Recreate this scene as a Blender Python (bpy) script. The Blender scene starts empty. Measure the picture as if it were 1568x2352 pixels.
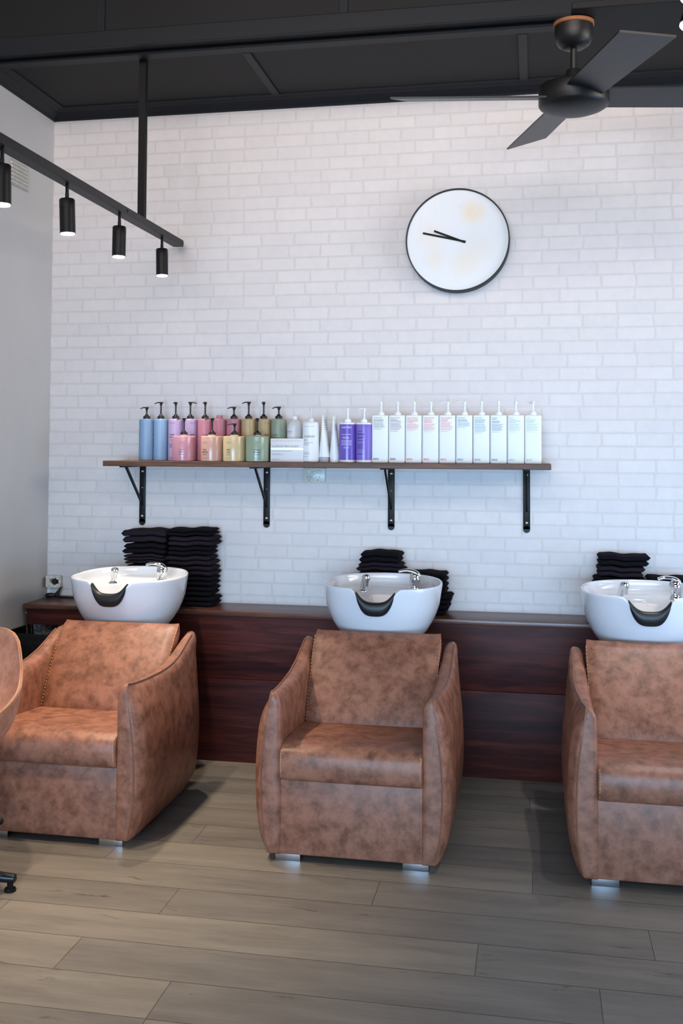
import bpy, bmesh, math, random
from mathutils import Vector, Matrix
import numpy as np
random.seed(7)
PI = math.pi
SC = bpy.context.scene
COL = SC.collection

# ------------------------------------------------------------------ helpers
def link(o, parent=None):
    COL.objects.link(o)
    if parent is not None:
        o.parent = parent
    return o

def tag(o, label, cat, group=None, kind=None):
    o['label'] = label
    o['category'] = cat
    if group: o['group'] = group
    if kind: o['kind'] = kind
    return o

def thing(name, label, cat, loc=(0, 0, 0), rotz=0, group=None):
    o = bpy.data.objects.new(name, None)
    o.empty_display_size = 0.05
    COL.objects.link(o)
    o.location = loc
    o.rotation_euler = (0, 0, rotz)
    return tag(o, label, cat, group)

def build(name, bm, mat, parent=None, smooth=35, label=None):
    bmesh.ops.recalc_face_normals(bm, faces=bm.faces[:])
    me = bpy.data.meshes.new(name)
    bm.to_mesh(me)
    bm.free()
    mats = mat if isinstance(mat, (list, tuple)) else [mat]
    for m in mats:
        me.materials.append(m)
    if smooth:
        me.shade_smooth()
        me.set_sharp_from_angle(angle=math.radians(smooth))
    o = bpy.data.objects.new(name, me)
    link(o, parent)
    if label: o['label'] = label
    return o

def struct(name, bm, mat, smooth=0):
    o = build(name, bm, mat, None, smooth)
    o['kind'] = 'structure'
    return o

def NB(): return bmesh.new()

def box(bm, x0, x1, y0, y1, z0, z1, bev=0, seg=2, mat=0):
    vs = [bm.verts.new(p) for p in ((x0,y0,z0),(x1,y0,z0),(x1,y1,z0),(x0,y1,z0),(x0,y0,z1),(x1,y0,z1),(x1,y1,z1),(x0,y1,z1))]
    return hexa(bm, vs, bev, seg, mat)

def hexa(bm, vs, bev=0, seg=2, mat=0):
    fs = [bm.faces.new([vs[i] for i in q]) for q in ((3,2,1,0),(4,5,6,7),(0,1,5,4),(1,2,6,5),(2,3,7,6),(3,0,4,7))]
    for f in fs: f.material_index = mat
    if bev:
        es = list({e for f in fs for e in f.edges})
        bmesh.ops.bevel(bm, geom=es, offset=bev, segments=seg, profile=0.5, affect='EDGES', clamp_overlap=True)
    return vs

def hexpts(bm, pts, bev=0, seg=2, mat=0):
    return hexa(bm, [bm.verts.new(p) for p in pts], bev, seg, mat)

def loft(bm, rings, closed=True, caps=True, mat=0):
    R = [[bm.verts.new(p) for p in r] for r in rings]
    n = len(R[0])
    for a, b in zip(R[:-1], R[1:]):
        for i in range(n if closed else n - 1):
            j = (i + 1) % n
            f = bm.faces.new((a[i], a[j], b[j], b[i])); f.material_index = mat
    if caps and closed:
        for r in (R[0], R[-1]):
            try:
                f = bm.faces.new(r); f.material_index = mat
            except ValueError: pass
    return R

def lathe(bm, prof, seg=32, c=(0, 0, 0), mat=0, sx=1, sy=1):
    rings = []
    for r, z in prof:
        rings.append([(c[0] + sx*r*math.cos(2*PI*i/seg), c[1] + sy*r*math.sin(2*PI*i/seg), c[2] + z) for i in range(seg)])
    return loft(bm, rings, True, True, mat)

def tube(bm, pts, r, seg=8, mat=0, flat=1.0):
    pts = [Vector(p) for p in pts]
    rr = r if isinstance(r, (list, tuple)) else [r]*len(pts)
    rings = []
    prevn = None
    for i, p in enumerate(pts):
        t = (pts[min(i+1, len(pts)-1)] - pts[max(i-1, 0)]).normalized()
        if prevn is None:
            up = Vector((0, 0, 1)) if abs(t.z) < 0.9 else Vector((1, 0, 0))
            n = t.cross(up).normalized()
        else:
            n = (prevn - t*prevn.dot(t)).normalized()
        b = t.cross(n)
        prevn = n
        rings.append([tuple(p + (n*math.cos(2*PI*k/seg) + b*math.sin(2*PI*k/seg)*flat)*rr[i]) for k in range(seg)])
    return loft(bm, rings, True, True, mat)

def cr(P, t):
    """Catmull-Rom through list of tuples, t in 0..len-1"""
    n = len(P)
    i = min(int(t), n-2); u = t - i
    p0 = P[max(i-1, 0)]; p1 = P[i]; p2 = P[i+1]; p3 = P[min(i+2, n-1)]
    return tuple(0.5*((2*b) + (-a+c)*u + (2*a-5*b+4*c-d)*u*u + (-a+3*b-3*c+d)*u**3) for a, b, c, d in zip(p0, p1, p2, p3))

def curve(P, n):
    return [cr(P, (len(P)-1)*k/(n-1)) for k in range(n)]

def lerp_tab(tab, x):
    if x <= tab[0][0]: return tab[0][1]
    for (a, va), (b, vb) in zip(tab[:-1], tab[1:]):
        if x <= b:
            u = (x-a)/(b-a)
            if isinstance(va, tuple): return tuple(p + (q-p)*u for p, q in zip(va, vb))
            return va + (vb-va)*u
    return tab[-1][1]

def copy_tree(o, parent=None):
    c = o.copy(); COL.objects.link(c)
    c.parent = parent
    for ch in list(o.children):
        copy_tree(ch, c)
    return c

# ------------------------------------------------------------------ materials
def hexlin(r, g, b):
    f = lambda v: (v/255/12.92) if v/255 <= 0.04045 else ((v/255+0.055)/1.055)**2.4
    return (f(r), f(g), f(b), 1)

def mat(name, col, rough=0.5, metal=0.0, spec=0.5, coat=0.0, emit=None, estr=0, noise=0.0, nscale=30, bump=0.0, bscale=200, trans=0.0, ior=1.45, alpha=1.0, sss=0):
    m = bpy.data.materials.new(name); m.use_nodes = True
    nt = m.node_tree; b = nt.nodes['Principled BSDF']
    b.inputs['Base Color'].default_value = col
    b.inputs['Roughness'].default_value = rough
    b.inputs['Metallic'].default_value = metal
    b.inputs['Specular IOR Level'].default_value = spec
    b.inputs['Coat Weight'].default_value = coat
    b.inputs['Coat Roughness'].default_value = 0.05
    b.inputs['Transmission Weight'].default_value = trans
    b.inputs['IOR'].default_value = ior
    b.inputs['Alpha'].default_value = alpha
    if emit:
        b.inputs['Emission Color'].default_value = emit
        b.inputs['Emission Strength'].default_value = estr
    geo = None
    if noise or bump:
        geo = nt.nodes.new('ShaderNodeNewGeometry')
    if noise:
        n = nt.nodes.new('ShaderNodeTexNoise'); n.inputs['Scale'].default_value = nscale; n.inputs['Detail'].default_value = 5
        nt.links.new(geo.outputs['Position'], n.inputs['Vector'])
        r = nt.nodes.new('ShaderNodeValToRGB')
        r.color_ramp.elements[0].position = 0.3; r.color_ramp.elements[1].position = 0.7
        r.color_ramp.elements[0].color = tuple(c*(1-noise) for c in col[:3]) + (1,)
        r.color_ramp.elements[1].color = tuple(min(1, c*(1+noise)) for c in col[:3]) + (1,)
        nt.links.new(n.outputs['Fac'], r.inputs['Fac'])
        nt.links.new(r.outputs['Color'], b.inputs['Base Color'])
    if bump:
        n2 = nt.nodes.new('ShaderNodeTexNoise'); n2.inputs['Scale'].default_value = bscale; n2.inputs['Detail'].default_value = 4
        nt.links.new(geo.outputs['Position'], n2.inputs['Vector'])
        bp = nt.nodes.new('ShaderNodeBump'); bp.inputs['Strength'].default_value = bump; bp.inputs['Distance'].default_value = 0.003
        nt.links.new(n2.outputs['Fac'], bp.inputs['Height'])
        nt.links.new(bp.outputs['Normal'], b.inputs['Normal'])
    return m

class NT:
    def __init__(s, name):
        s.m = bpy.data.materials.new(name); s.m.use_nodes = True
        s.t = s.m.node_tree; s.b = s.t.nodes['Principled BSDF']
        s.geo = s.t.nodes.new('ShaderNodeNewGeometry')
    def n(s, typ, **kw):
        x = s.t.nodes.new(typ)
        for k, v in kw.items(): setattr(x, k, v)
        return x
    def l(s, a, b): s.t.links.new(a, b)
    def mapping(s, scale, src=None, loc=(0,0,0)):
        mp = s.n('ShaderNodeMapping'); mp.inputs['Scale'].default_value = scale; mp.inputs['Location'].default_value = loc
        s.l(src or s.geo.outputs['Position'], mp.inputs['Vector']); return mp.outputs['Vector']
    def noise(s, vec, scale, detail=5, rough=0.55, dist=0):
        x = s.n('ShaderNodeTexNoise'); x.inputs['Scale'].default_value = scale; x.inputs['Detail'].default_value = detail
        x.inputs['Roughness'].default_value = rough; x.inputs['Distortion'].default_value = dist
        s.l(vec, x.inputs['Vector']); return x.outputs['Fac']
    def ramp(s, fac, stops):
        x = s.n('ShaderNodeValToRGB'); e = x.color_ramp.elements
        while len(e) < len(stops): e.new(0.5)
        for q, (p, c) in zip(e, stops): q.position = p; q.color = c if len(c) == 4 else tuple(c) + (1,)
        s.l(fac, x.inputs['Fac']); return x.outputs['Color']
    def mix(s, fac, a, b, mode='MIX'):
        x = s.n('ShaderNodeMix', data_type='RGBA', blend_type=mode)
        for sock, v in ((x.inputs['Factor'], fac), (x.inputs[6], a), (x.inputs[7], b)):
            if hasattr(v, 'is_linked'): s.l(v, sock)
            else: sock.default_value = v
        return x.outputs[2]
    def math(s, op, a, b=0.0):
        x = s.n('ShaderNodeMath', operation=op)
        for sock, v in ((x.inputs[0], a), (x.inputs[1], b)):
            if hasattr(v, 'is_linked'): s.l(v, sock)
            else: sock.default_value = v
        return x.outputs[0]
    def bump(s, h, strength, dist=0.002):
        x = s.n('ShaderNodeBump'); x.inputs['Strength'].default_value = strength; x.inputs['Distance'].default_value = dist
        s.l(h, x.inputs['Height']); s.l(x.outputs['Normal'], s.b.inputs['Normal'])
    def out(s, col, rough=0.5, spec=0.5):
        s.l(col, s.b.inputs['Base Color'])
        if hasattr(rough, 'is_linked'): s.l(rough, s.b.inputs['Roughness'])
        else: s.b.inputs['Roughness'].default_value = rough
        s.b.inputs['Specular IOR Level'].default_value = spec
        return s.m

def make_leather(name, light, dark, rust):
    k = NT(name); p = k.geo.outputs['Position']
    n1 = k.noise(p, 20, 7, 0.66, 0.15)
    n2 = k.noise(p, 46, 6, 0.68, 0.3)
    n3 = k.noise(p, 5, 3)
    c = k.ramp(n1, [(0.28, dark), (0.45, tuple(0.45*a+0.55*b for a, b in zip(dark, light))), (0.58, light), (0.8, tuple(min(1, v*1.12) for v in light[:3]) + (1,))])
    f2 = k.ramp(n2, [(0.48, (0,0,0,1)), (0.72, (1,1,1,1))])
    f3 = k.ramp(n3, [(0.35, (0,0,0,1)), (0.7, (1,1,1,1))])
    f = k.mix(1.0, f2, f3, 'MULTIPLY')
    c = k.mix(k.math('MULTIPLY', f, 0.7), c, rust)
    n4 = k.noise(p, 420, 3)
    k.bump(n4, 0.08, 0.002)
    r = k.math('ADD', k.math('MULTIPLY', n1, 0.2), 0.34)
    return k.out(c, r, 0.45)

LEATHER = make_leather('tan_leather', hexlin(156, 104, 82), hexlin(96, 58, 41), hexlin(112, 62, 34))
LEATHER_PINK = make_leather('rosy_leather', hexlin(186, 136, 112), hexlin(150, 100, 76), hexlin(146, 90, 60))
PIPING = mat('leather_piping', hexlin(134, 88, 64), 0.5, noise=.1, nscale=60)
THREAD = mat('thread', hexlin(206, 164, 118), 0.7)

def make_wallpaper():
    k = NT('brick_wallpaper'); p = k.geo.outputs['Position']
    d = k.noise(p, 9, 3)
    d2 = k.noise(p, 55, 3)
    sep = k.n('ShaderNodeSeparateXYZ'); k.l(p, sep.inputs[0])
    dx = k.math('MULTIPLY', k.math('SUBTRACT', d, 0.5), 0.022)
    dz = k.math('MULTIPLY', k.math('SUBTRACT', d2, 0.5), 0.007)
    cmb = k.n('ShaderNodeCombineXYZ')
    k.l(k.math('ADD', k.math('ADD', sep.outputs['X'], dx), dz), cmb.inputs[0])
    k.l(k.math('ADD', k.math('ADD', sep.outputs['Z'], dz), k.math('MULTIPLY', dx, 0.25)), cmb.inputs[1])
    b = k.n('ShaderNodeTexBrick', offset=0.47, offset_frequency=2, squash=0.92, squash_frequency=3)
    k.l(cmb.outputs[0], b.inputs['Vector'])
    b.inputs['Scale'].default_value = 1.0
    b.inputs['Brick Width'].default_value = 0.174
    b.inputs['Row Height'].default_value = 0.0627
    b.inputs['Mortar Size'].default_value = 0.0075
    b.inputs['Mortar Smooth'].default_value = 0.55
    b.inputs['Bias'].default_value = 0
    b.inputs['Color1'].default_value = hexlin(220, 214, 212)
    b.inputs['Color2'].default_value = hexlin(215, 209, 208)
    b.inputs['Mortar'].default_value = hexlin(208, 202, 199)
    n = k.noise(p, 16, 6, 0.7)
    blot = k.ramp(n, [(0.4, (1,1,1,1)), (0.62, (0.955,0.955,0.96,1)), (0.75, (1,1,1,1))])
    c = k.mix(1.0, b.outputs['Color'], blot, 'MULTIPLY')
    sn = k.noise(p, 70, 4, 0.6)
    specks = k.ramp(sn, [(0.27, (0.62,0.6,0.6,1)), (0.31, (1,1,1,1))])
    zf = k.ramp(sep.outputs['Z'], [(0.0, (1,1,1,1)), (0.99, (1,1,1,1)), (1.0, (0,0,0,1))])
    mr = k.n('ShaderNodeMapRange'); k.l(sep.outputs['Z'], mr.inputs[0])
    mr.inputs[1].default_value = 1.3; mr.inputs[2].default_value = 0.7; mr.inputs[3].default_value = 0.0; mr.inputs[4].default_value = 0.75
    c = k.mix(mr.outputs[0], c, k.mix(1.0, c, specks, 'MULTIPLY'))
    return k.out(c, 0.62, 0.3)

def make_paint(name, col, var=0.04, rough=0.55):
    k = NT(name); p = k.geo.outputs['Position']
    n = k.noise(p, 2.2, 5, 0.6)
    c = k.ramp(n, [(0.3, tuple(v*(1-var) for v in col[:3])), (0.7, tuple(v*(1+var) for v in col[:3]))])
    n2 = k.noise(p, 23, 5, 0.65)
    sc = k.ramp(n2, [(0.25, (0.6,0.6,0.62,1)), (0.3, (1,1,1,1))])
    c = k.mix(1.0, c, sc, 'MULTIPLY')
    return k.out(c, rough, 0.22)

def make_wood(name, stops, scale=(1.2, 14, 14), rough=(0.25, 0.25), nscale=3.2, fine=60, boards=None, spec=.5):
    k = NT(name)
    v = k.mapping(scale)
    n = k.noise(v, nscale, 7, 0.6, 0.8)
    c = k.ramp(n, stops)
    v2 = k.mapping((scale[0]*1.5, scale[1]*5, scale[2]*5))
    n2 = k.noise(v2, nscale*2, 5, 0.7)
    c = k.mix(1.0, c, k.ramp(n2, [(0.3, (0.72,0.72,0.72,1)), (0.6, (1.05,1.05,1.05,1))]), 'MULTIPLY')
    if boards:
        sep = k.n('ShaderNodeSeparateXYZ'); k.l(k.geo.outputs['Position'], sep.inputs[0])
        r = k.ramp(k.math('DIVIDE', sep.outputs['Z'], 0.75), boards)
        c = k.mix(1.0, c, r, 'MULTIPLY')
    ro = k.math('ADD', k.math('MULTIPLY', n2, rough[1]), rough[0])
    k.bump(n2, 0.06, 0.002)
    return k.out(c, ro, spec)

def make_floor():
    k = NT('vinyl_planks')
    at = k.n('ShaderNodeAttribute', attribute_name='plank')
    sepc = k.n('ShaderNodeSeparateColor'); k.l(at.outputs['Color'], sepc.inputs[0])
    # every plank gets its own patch of grain
    off = k.n('ShaderNodeVectorMath', operation='SCALE'); k.l(at.outputs['Color'], off.inputs[0]); off.inputs['Scale'].default_value = 37.0
    add = k.n('ShaderNodeVectorMath', operation='ADD'); k.l(k.geo.outputs['Position'], add.inputs[0]); k.l(off.outputs[0], add.inputs[1])
    v = k.mapping((1.1, 7, 7), add.outputs[0])
    n = k.noise(v, 2.0, 8, 0.6, 0.3)
    c = k.ramp(n, [(0.22, hexlin(106, 99, 91)), (0.42, hexlin(121, 114, 105)), (0.55, hexlin(129, 121, 111)), (0.75, hexlin(140, 132, 122))])
    v2 = k.mapping((3.0, 42, 42), add.outputs[0])
    n2 = k.noise(v2, 3.0, 7, 0.75, .4)
    c = k.mix(1.0, c, k.ramp(n2, [(0.3, (0.84,0.84,0.84,1)), (0.65, (1.05,1.05,1.05,1))]), 'MULTIPLY')
    v3 = k.mapping((2.4, 13, 13), add.outputs[0], (3.3, 1.7, 0))
    n3 = k.noise(v3, 2.3, 6, 0.75, 0.6)
    kn = k.ramp(n3, [(0.31, (0.28,0.25,0.24,1)), (0.375, (1,1,1,1))])
    c = k.mix(0.8, c, kn, 'MULTIPLY')
    sh = k.ramp(sepc.outputs['Green'], [(0.0, (0.80,0.80,0.82,1)), (1.0, (1.08,1.07,1.05,1))])
    c = k.mix(1.0, c, sh, 'MULTIPLY')
    ro = k.math('ADD', k.math('MULTIPLY', n2, 0.16), 0.33)
    k.bump(n2, 0.05, 0.001)
    return k.out(c, ro, 0.45)

WALLPAPER = make_wallpaper()
PAINT_L = make_paint('painted_plaster', hexlin(196, 195, 194))
PAINT_W = make_paint('painted_plaster_warm', hexlin(205, 203, 200))
CHARCOAL = make_paint('charcoal_ceiling_paint', hexlin(21, 22, 24), 0.08, 0.6)
CHARCOAL_D = make_paint('charcoal_trim_paint', hexlin(20, 24, 30), 0.06, 0.5)
FLOOR = make_floor()
MAHOG = make_wood('mahogany', [(0.25, hexlin(38, 17, 17)), (0.45, hexlin(66, 30, 28)), (0.6, hexlin(84, 40, 35)), (0.8, hexlin(110, 58, 45))], (0.9, 10, 12), (0.38, 0.25), 2.4, spec=.18,
                  boards=[(0.0, (1.0,0.92,0.8,1)), (0.19, (1.0,0.92,0.8,1)), (0.21, (1.2,1.05,0.85,1)), (0.235, (0.75,0.75,0.8,1)), (0.5, (0.72,0.72,0.8,1)), (0.525, (1.25,1.05,0.95,1)), (0.58, (0.9,0.9,0.95,1)), (0.8, (1.0,1.0,1.0,1)), (1.0, (0.8,0.8,0.9,1))])
MAHOG_T = make_wood('mahogany_top', [(0.25, hexlin(58, 34, 28)), (0.5, hexlin(92, 58, 46)), (0.8, hexlin(124, 84, 66))], (0.9, 12, 12), (0.22, 0.2), 2.4)
SHELFWOOD = make_wood('stained_pine', [(0.25, hexlin(50, 27, 12)), (0.45, hexlin(84, 50, 25)), (0.6, hexlin(106, 66, 34)), (0.8, hexlin(128, 82, 44))], (1.6, 16, 16), (0.4, 0.2), 2.6)
BLACK = mat('black_powder_coat', hexlin(13, 13, 14), 0.45, spec=.3, noise=0.1, nscale=60)
BLACKM = mat('matt_black', hexlin(12, 12, 13), 0.6, spec=.25, noise=0.1, nscale=40)
FANBLACK = mat('fan_black', hexlin(20, 21, 22), 0.42, spec=.35, noise=0.08, nscale=20)
BLADE = mat('fan_blade_black', hexlin(38, 38, 40), 0.38, noise=0.08, nscale=15)
CHROME = mat('chrome', hexlin(225, 228, 232), 0.06, 1.0, noise=0.02, nscale=20)
STEEL = mat('brushed_steel', hexlin(215, 220, 228), 0.22, 1.0, noise=0.04, nscale=60)
CERAMIC = mat('white_ceramic', hexlin(216, 219, 225), 0.09, coat=0.4, noise=0.01, nscale=6)
RUBBER = mat('black_rubber', hexlin(24, 27, 28), 0.42, noise=0.1, nscale=60)
TOWELA = mat('black_terry', hexlin(19, 18, 23), 0.95, spec=0.1, noise=0.25, nscale=120, bump=0.8, bscale=500)
TOWELB = mat('faded_black_terry', hexlin(36, 30, 38), 0.95, spec=0.1, noise=0.2, nscale=120, bump=0.8, bscale=500)
PUMPB = mat('black_pump_plastic', hexlin(22, 22, 23), 0.35, noise=0.05, nscale=50)
WHITEP = mat('white_plastic', hexlin(232, 234, 236), 0.35, noise=0.015, nscale=20)
WHITEM = mat('white_satin_bottle', hexlin(228, 231, 232), 0.42, noise=0.012, nscale=12)
OUTLETW = mat('outlet_plastic', hexlin(206, 205, 196), 0.25, noise=0.02, nscale=30)
INK = mat('dark_ink', hexlin(52, 48, 52), 0.6, noise=0.05, nscale=90)
INKS = mat('grey_ink', hexlin(132, 130, 134), 0.6, noise=0.05, nscale=90)
CARTON = mat('white_carton', hexlin(220, 218, 220), 0.55, noise=0.015, nscale=20)
SILVERF = mat('silver_foil', hexlin(238, 238, 242), 0.25, 0.3, noise=0.02, nscale=40)
BRASS = mat('zinc_screw', hexlin(205, 186, 158), 0.3, 0.9, noise=0.1, nscale=300)
BINM = mat('bin_plastic', hexlin(16, 17, 20), 0.4, noise=0.1, nscale=30)
BAGM = mat('bin_bag', hexlin(7, 8, 10), 0.2, spec=.2, noise=0.1, nscale=30, bump=1.0, bscale=26)
GLOW = mat('lamp_glow', (1, 1, 1, 1), 0.4, emit=(1.0, 0.97, 0.95, 1), estr=14, noise=0.01, nscale=5)
ORANGE = mat('raw_timber_block', hexlin(136, 84, 48), 0.6, noise=0.15, nscale=40)
CLEARP = mat('clear_plastic', hexlin(226, 228, 230), 0.18, alpha=0.72, noise=0.01, nscale=20)
FROST = mat('frosted_bottle', hexlin(214, 214, 214), 0.3, alpha=0.9, noise=0.01, nscale=20)
CREAMLIQ = mat('cream_liquid', hexlin(226, 216, 200), 0.4, noise=0.02, nscale=20)

# ------------------------------------------------------------------ camera (solved from the photograph's vanishing points)
W_, H_ = 1568, 2352
YAW, PITCH, ROLL, FPX, PY = 1.86449970e-01, -3.55913602e-02, 5.78442666e-03, 2.34754960e+03, 9.52160647e+02
CAM = np.array([2.49137, -4.97160, 1.476])
cy, sy, cp, sp, c_r, s_r = np.cos(YAW), np.sin(YAW), np.cos(PITCH), np.sin(PITCH), np.cos(ROLL), np.sin(ROLL)
MR = np.array([[c_r, -s_r, 0], [s_r, c_r, 0], [0, 0, 1]]) @ np.array([[1, 0, 0], [0, cp, -sp], [0, sp, cp]]) @ np.array([[cy, 0, sy], [0, 1, 0], [-sy, 0, cy]]) @ np.array([[1., 0, 0], [0, 0, -1], [0, 1, 0]])
cd = bpy.data.cameras.new('camera'); cam = bpy.data.objects.new('camera', cd); COL.objects.link(cam)
cd.sensor_fit = 'AUTO'; cd.sensor_width = 36; cd.lens = FPX*36/H_
cd.shift_y = -(H_/2 - PY)/H_
cd.clip_start = 0.05
mw = Matrix.Identity(4)
for i in range(3):
    mw[i][0] = MR[0][i]; mw[i][1] = -MR[1][i]; mw[i][2] = -MR[2][i]; mw[i][3] = CAM[i]
cam.matrix_world = mw
cd.dof.use_dof = True; cd.dof.focus_distance = 4.4; cd.dof.aperture_fstop = 7.0
SC.camera = cam

def ray(x, y): return MR.T @ np.array([(x - W_/2)/FPX, (y - PY)/FPX, 1.0])
def at(x, y, Y):
    d = ray(x, y); return CAM + d*((Y - CAM[1])/d[1])          # measured photo point on the vertical plane y = Y
def atz(x, y, Z):
    d = ray(x, y); return CAM + d*((Z - CAM[2])/d[2])

# ------------------------------------------------------------------ room
XR = 5.4; YF = -7.2; ZC = 3.25; ZH = 3.95; YB = -0.81
bm = NB()
# floor: every plank is a face of the one floor mesh (1.52 m x 0.1925 m boards with the joints where the photo shows them)
cl = bm.loops.layers.color.new('plank')
PW, PL = 0.1925, 1.52
joints = {0: .964, 1: .45, 2: 1.316, 3: .805, 4: 1.146, 5: 1.499, -1: 1.224}
rnd = random.Random(3)
x_lo, x_hi = -0.1, XR
r = -7
while True:
    y1 = -1.249 - PW*r; y0 = y1 - PW
    if y1 < YF: break
    j = joints.get(r, rnd.uniform(0, PL))
    xs = [x_lo]; x = j - PL*math.ceil((j - x_lo)/PL)
    while x < x_hi:
        if x > x_lo + .01: xs.append(x)
        x += PL
    xs.append(x_hi)
    for a, b in zip(xs[:-1], xs[1:]):
        g = 0.0009
        vs = [bm.verts.new(q) for q in ((a+g, y0+g, 0), (b-g, y0+g, 0), (b-g, y1-g, 0), (a+g, y1-g, 0))]
        f = bm.faces.new(vs)
        shade = rnd.random()
        if r == 4 and abs(a - 1.146) < .01: shade = 0.0
        if r == 4 and abs(b - 1.146) < .01: shade = 0.95
        if r == 5 and abs(a - 1.499) < .01: shade = 0.05
        if r == 5 and abs(b - 1.499) < .01: shade = 0.8
        c = (rnd.random(), shade, rnd.random(), 1)
        for lp in f.loops: lp[cl] = c
    r += 1
box(bm, x_lo, x_hi, YF, 0.12, -0.08, -0.001, mat=1)
struct('floor', bm, [FLOOR, mat('plank_groove', hexlin(74, 67, 59), .8, noise=.1, nscale=20)])
bm = NB(); box(bm, -0.1, XR, 0, 0.12, 0, ZH); struct('wall_back', bm, WALLPAPER)
bm = NB(); box(bm, -0.14, 0, YF, 0, 0, ZH); struct('wall_left', bm, PAINT_L)
bm = NB(); box(bm, XR, XR+.14, YF, .12, 0, ZH); struct('wall_right', bm, PAINT_W)
# low ceiling by the back wall, its drop face, and the higher ceiling over the front of the shop
bm = NB()
box(bm, 0, XR, YB, 0, ZC, ZH)
box(bm, 0, XR, YF, YB, ZH - .06, ZH + .06)
struct('ceiling', bm, CHARCOAL)
# cornices: dark cove along back wall and left wall
def cornice(name, along, a0, a1):
    prof = [(0, 3.222), (0.012, 3.222), (0.016, 3.232), (0.03, 3.236), (0.062, 3.243), (0.075, 3.2455), (0.075, ZC + .002), (0, ZC + .002)]
    prof = [(0, 3.205), (.012, 3.205), (.016, 3.213), (.028, 3.222), (.05, 3.236), (.072, 3.240), (.078, 3.243), (.098, 3.244), (.1, ZC + .002), (0, ZC + .002)]
    bm = NB(); rings = []
    for t in (a0, a1):
        rings.append([((t, -d, z) if along == 'x' else (d, t, z)) for d, z in prof])
    loft(bm, rings); return struct(name, bm, CHARCOAL_D)
cornice('trim_1', 'x', 0, XR); cornice('trim_2', 'y', YB, 0)
# edge mouldings of the drop and battens on the low ceiling
bm = NB()
box(bm, 0, XR, YB - .018, YB, ZC - .012, ZC + .062, .004)
struct('trim_3', bm, CHARCOAL_D)
bm = NB()
box(bm, 0, XR, YB + .075, YB + .12, ZC - .018, ZC + .002, .006)
box(bm, 0, XR, YB + .12, YB + .165, ZC - .008, ZC + .002, .003)
struct('trim_4', bm, CHARCOAL_D)
k_tr = 5
for bx in (0.02, 1.232, 2.444, 3.656):
    bm = NB(); box(bm, bx - .02, bx + .02, YB + .165, -.1, ZC - .009, ZC + .002, .003)
    struct('trim_%d' % k_tr, bm, CHARCOAL_D); k_tr += 1
for bx in (0.62, 1.706, 2.79, 3.88):
    bm = NB(); box(bm, bx - .019, bx + .019, YB - .008, YB + .002, ZC + .062, ZH, .002)
    struct('trim_%d' % k_tr, bm, CHARCOAL_D); k_tr += 1
# hung ceiling board that carries the fan
bm = NB(); box(bm, 2.625, 4.6, -1.27, -1.05, 3.066, 3.092, .003)
for hx in (3.0, 4.2): box(bm, hx - .012, hx + .012, -1.2, -1.176, 3.09, ZH - .05)
struct('trim_%d' % k_tr, bm, CHARCOAL)

# ------------------------------------------------------------------ bench along the back wall
t = thing('bench', 'long dark mahogany boxed-in bench along the back wall behind the basins', 'bench', (0, 0, 0))
bm = NB(); box(bm, 0.004, XR - .004, -.262, -.002, .688, .711, .003)
build('bench_top', bm, MAHOG_T, t)
bm = NB(); box(bm, 0.016, XR - .004, -.25, -.232, .3905, .688, .0015)
build('front_board', bm, MAHOG, t)
bm = NB(); box(bm, 0.016, XR - .004, -.25, -.232, .0, .389, .0015)
build('front_board', bm, MAHOG, t)
bm = NB()
p = at(60.5, 1407, -.25); lathe(bm, [(.0005, 0), (.004, .0005), (.004, .002)], 12)
for v in bm.verts: v.co = Vector((p[0] + v.co.x, -.2505 - v.co.z, p[2] + v.co.y))
build('screw', bm, BRASS, t)

# ------------------------------------------------------------------ shampoo chairs
CH = [0.708, 1.848, 2.959]
ZT = [(-1.345, .600), (-1.28, .594), (-1.2, .589), (-1.05, .588), (-.95, .594), (-.86, .612), (-.78, .640), (-.72, .664), (-.66, .682)]
PU = [(-1.345, .292), (-1.2, .303), (-1.05, .313), (-.9, .318), (-.66, .316)]
def arm_section(y, s):
    zt = lerp_tab(ZT, y); pu = lerp_tab(PU, y)
    f = lerp_tab([(-1.345, .30), (-1.337, .62), (-1.32, .80), (-1.28, .90), (-1.2, .96), (-1.1, 1.), (-.95, 1.), (-.8, 1.), (-.72, .85), (-.66, .5)], y)
    iu = lerp_tab([(-1.345, .257), (-.9, .26), (-.66, .272)], y)
    b = lambda a, c: a + (c - a)*f
    zb = lerp_tab([(-1.345, .026), (-.8, .026), (-.74, .04), (-.70, .075), (-.66, .14)], y)
    P = [(iu, zb), (iu - .001, .16), (iu - .001, .34), (iu + .001, zt - .06), (iu + .006, zt - .022), (iu + .016, zt - .006), ((iu + pu)/2 + .006, zt), (pu, zt - .001),
         (pu + b(.008, .016), zt - b(.026, .026)), (b(.312, .342), zt - b(.085, .085)), (b(.322, .356), .44), (b(.328, .363), .34), (b(.328, .363), .24), (b(.322, .354), .14), (b(.312, .337), .07), (b(.300, .316), max(zb, .03)), (b(.290, .298), zb)]
    pts = [cr(P, (len(P) - 1)*k/47) for k in range(48)]
    return [(s*u, y, max(z, .022)) for u, z in pts]
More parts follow.
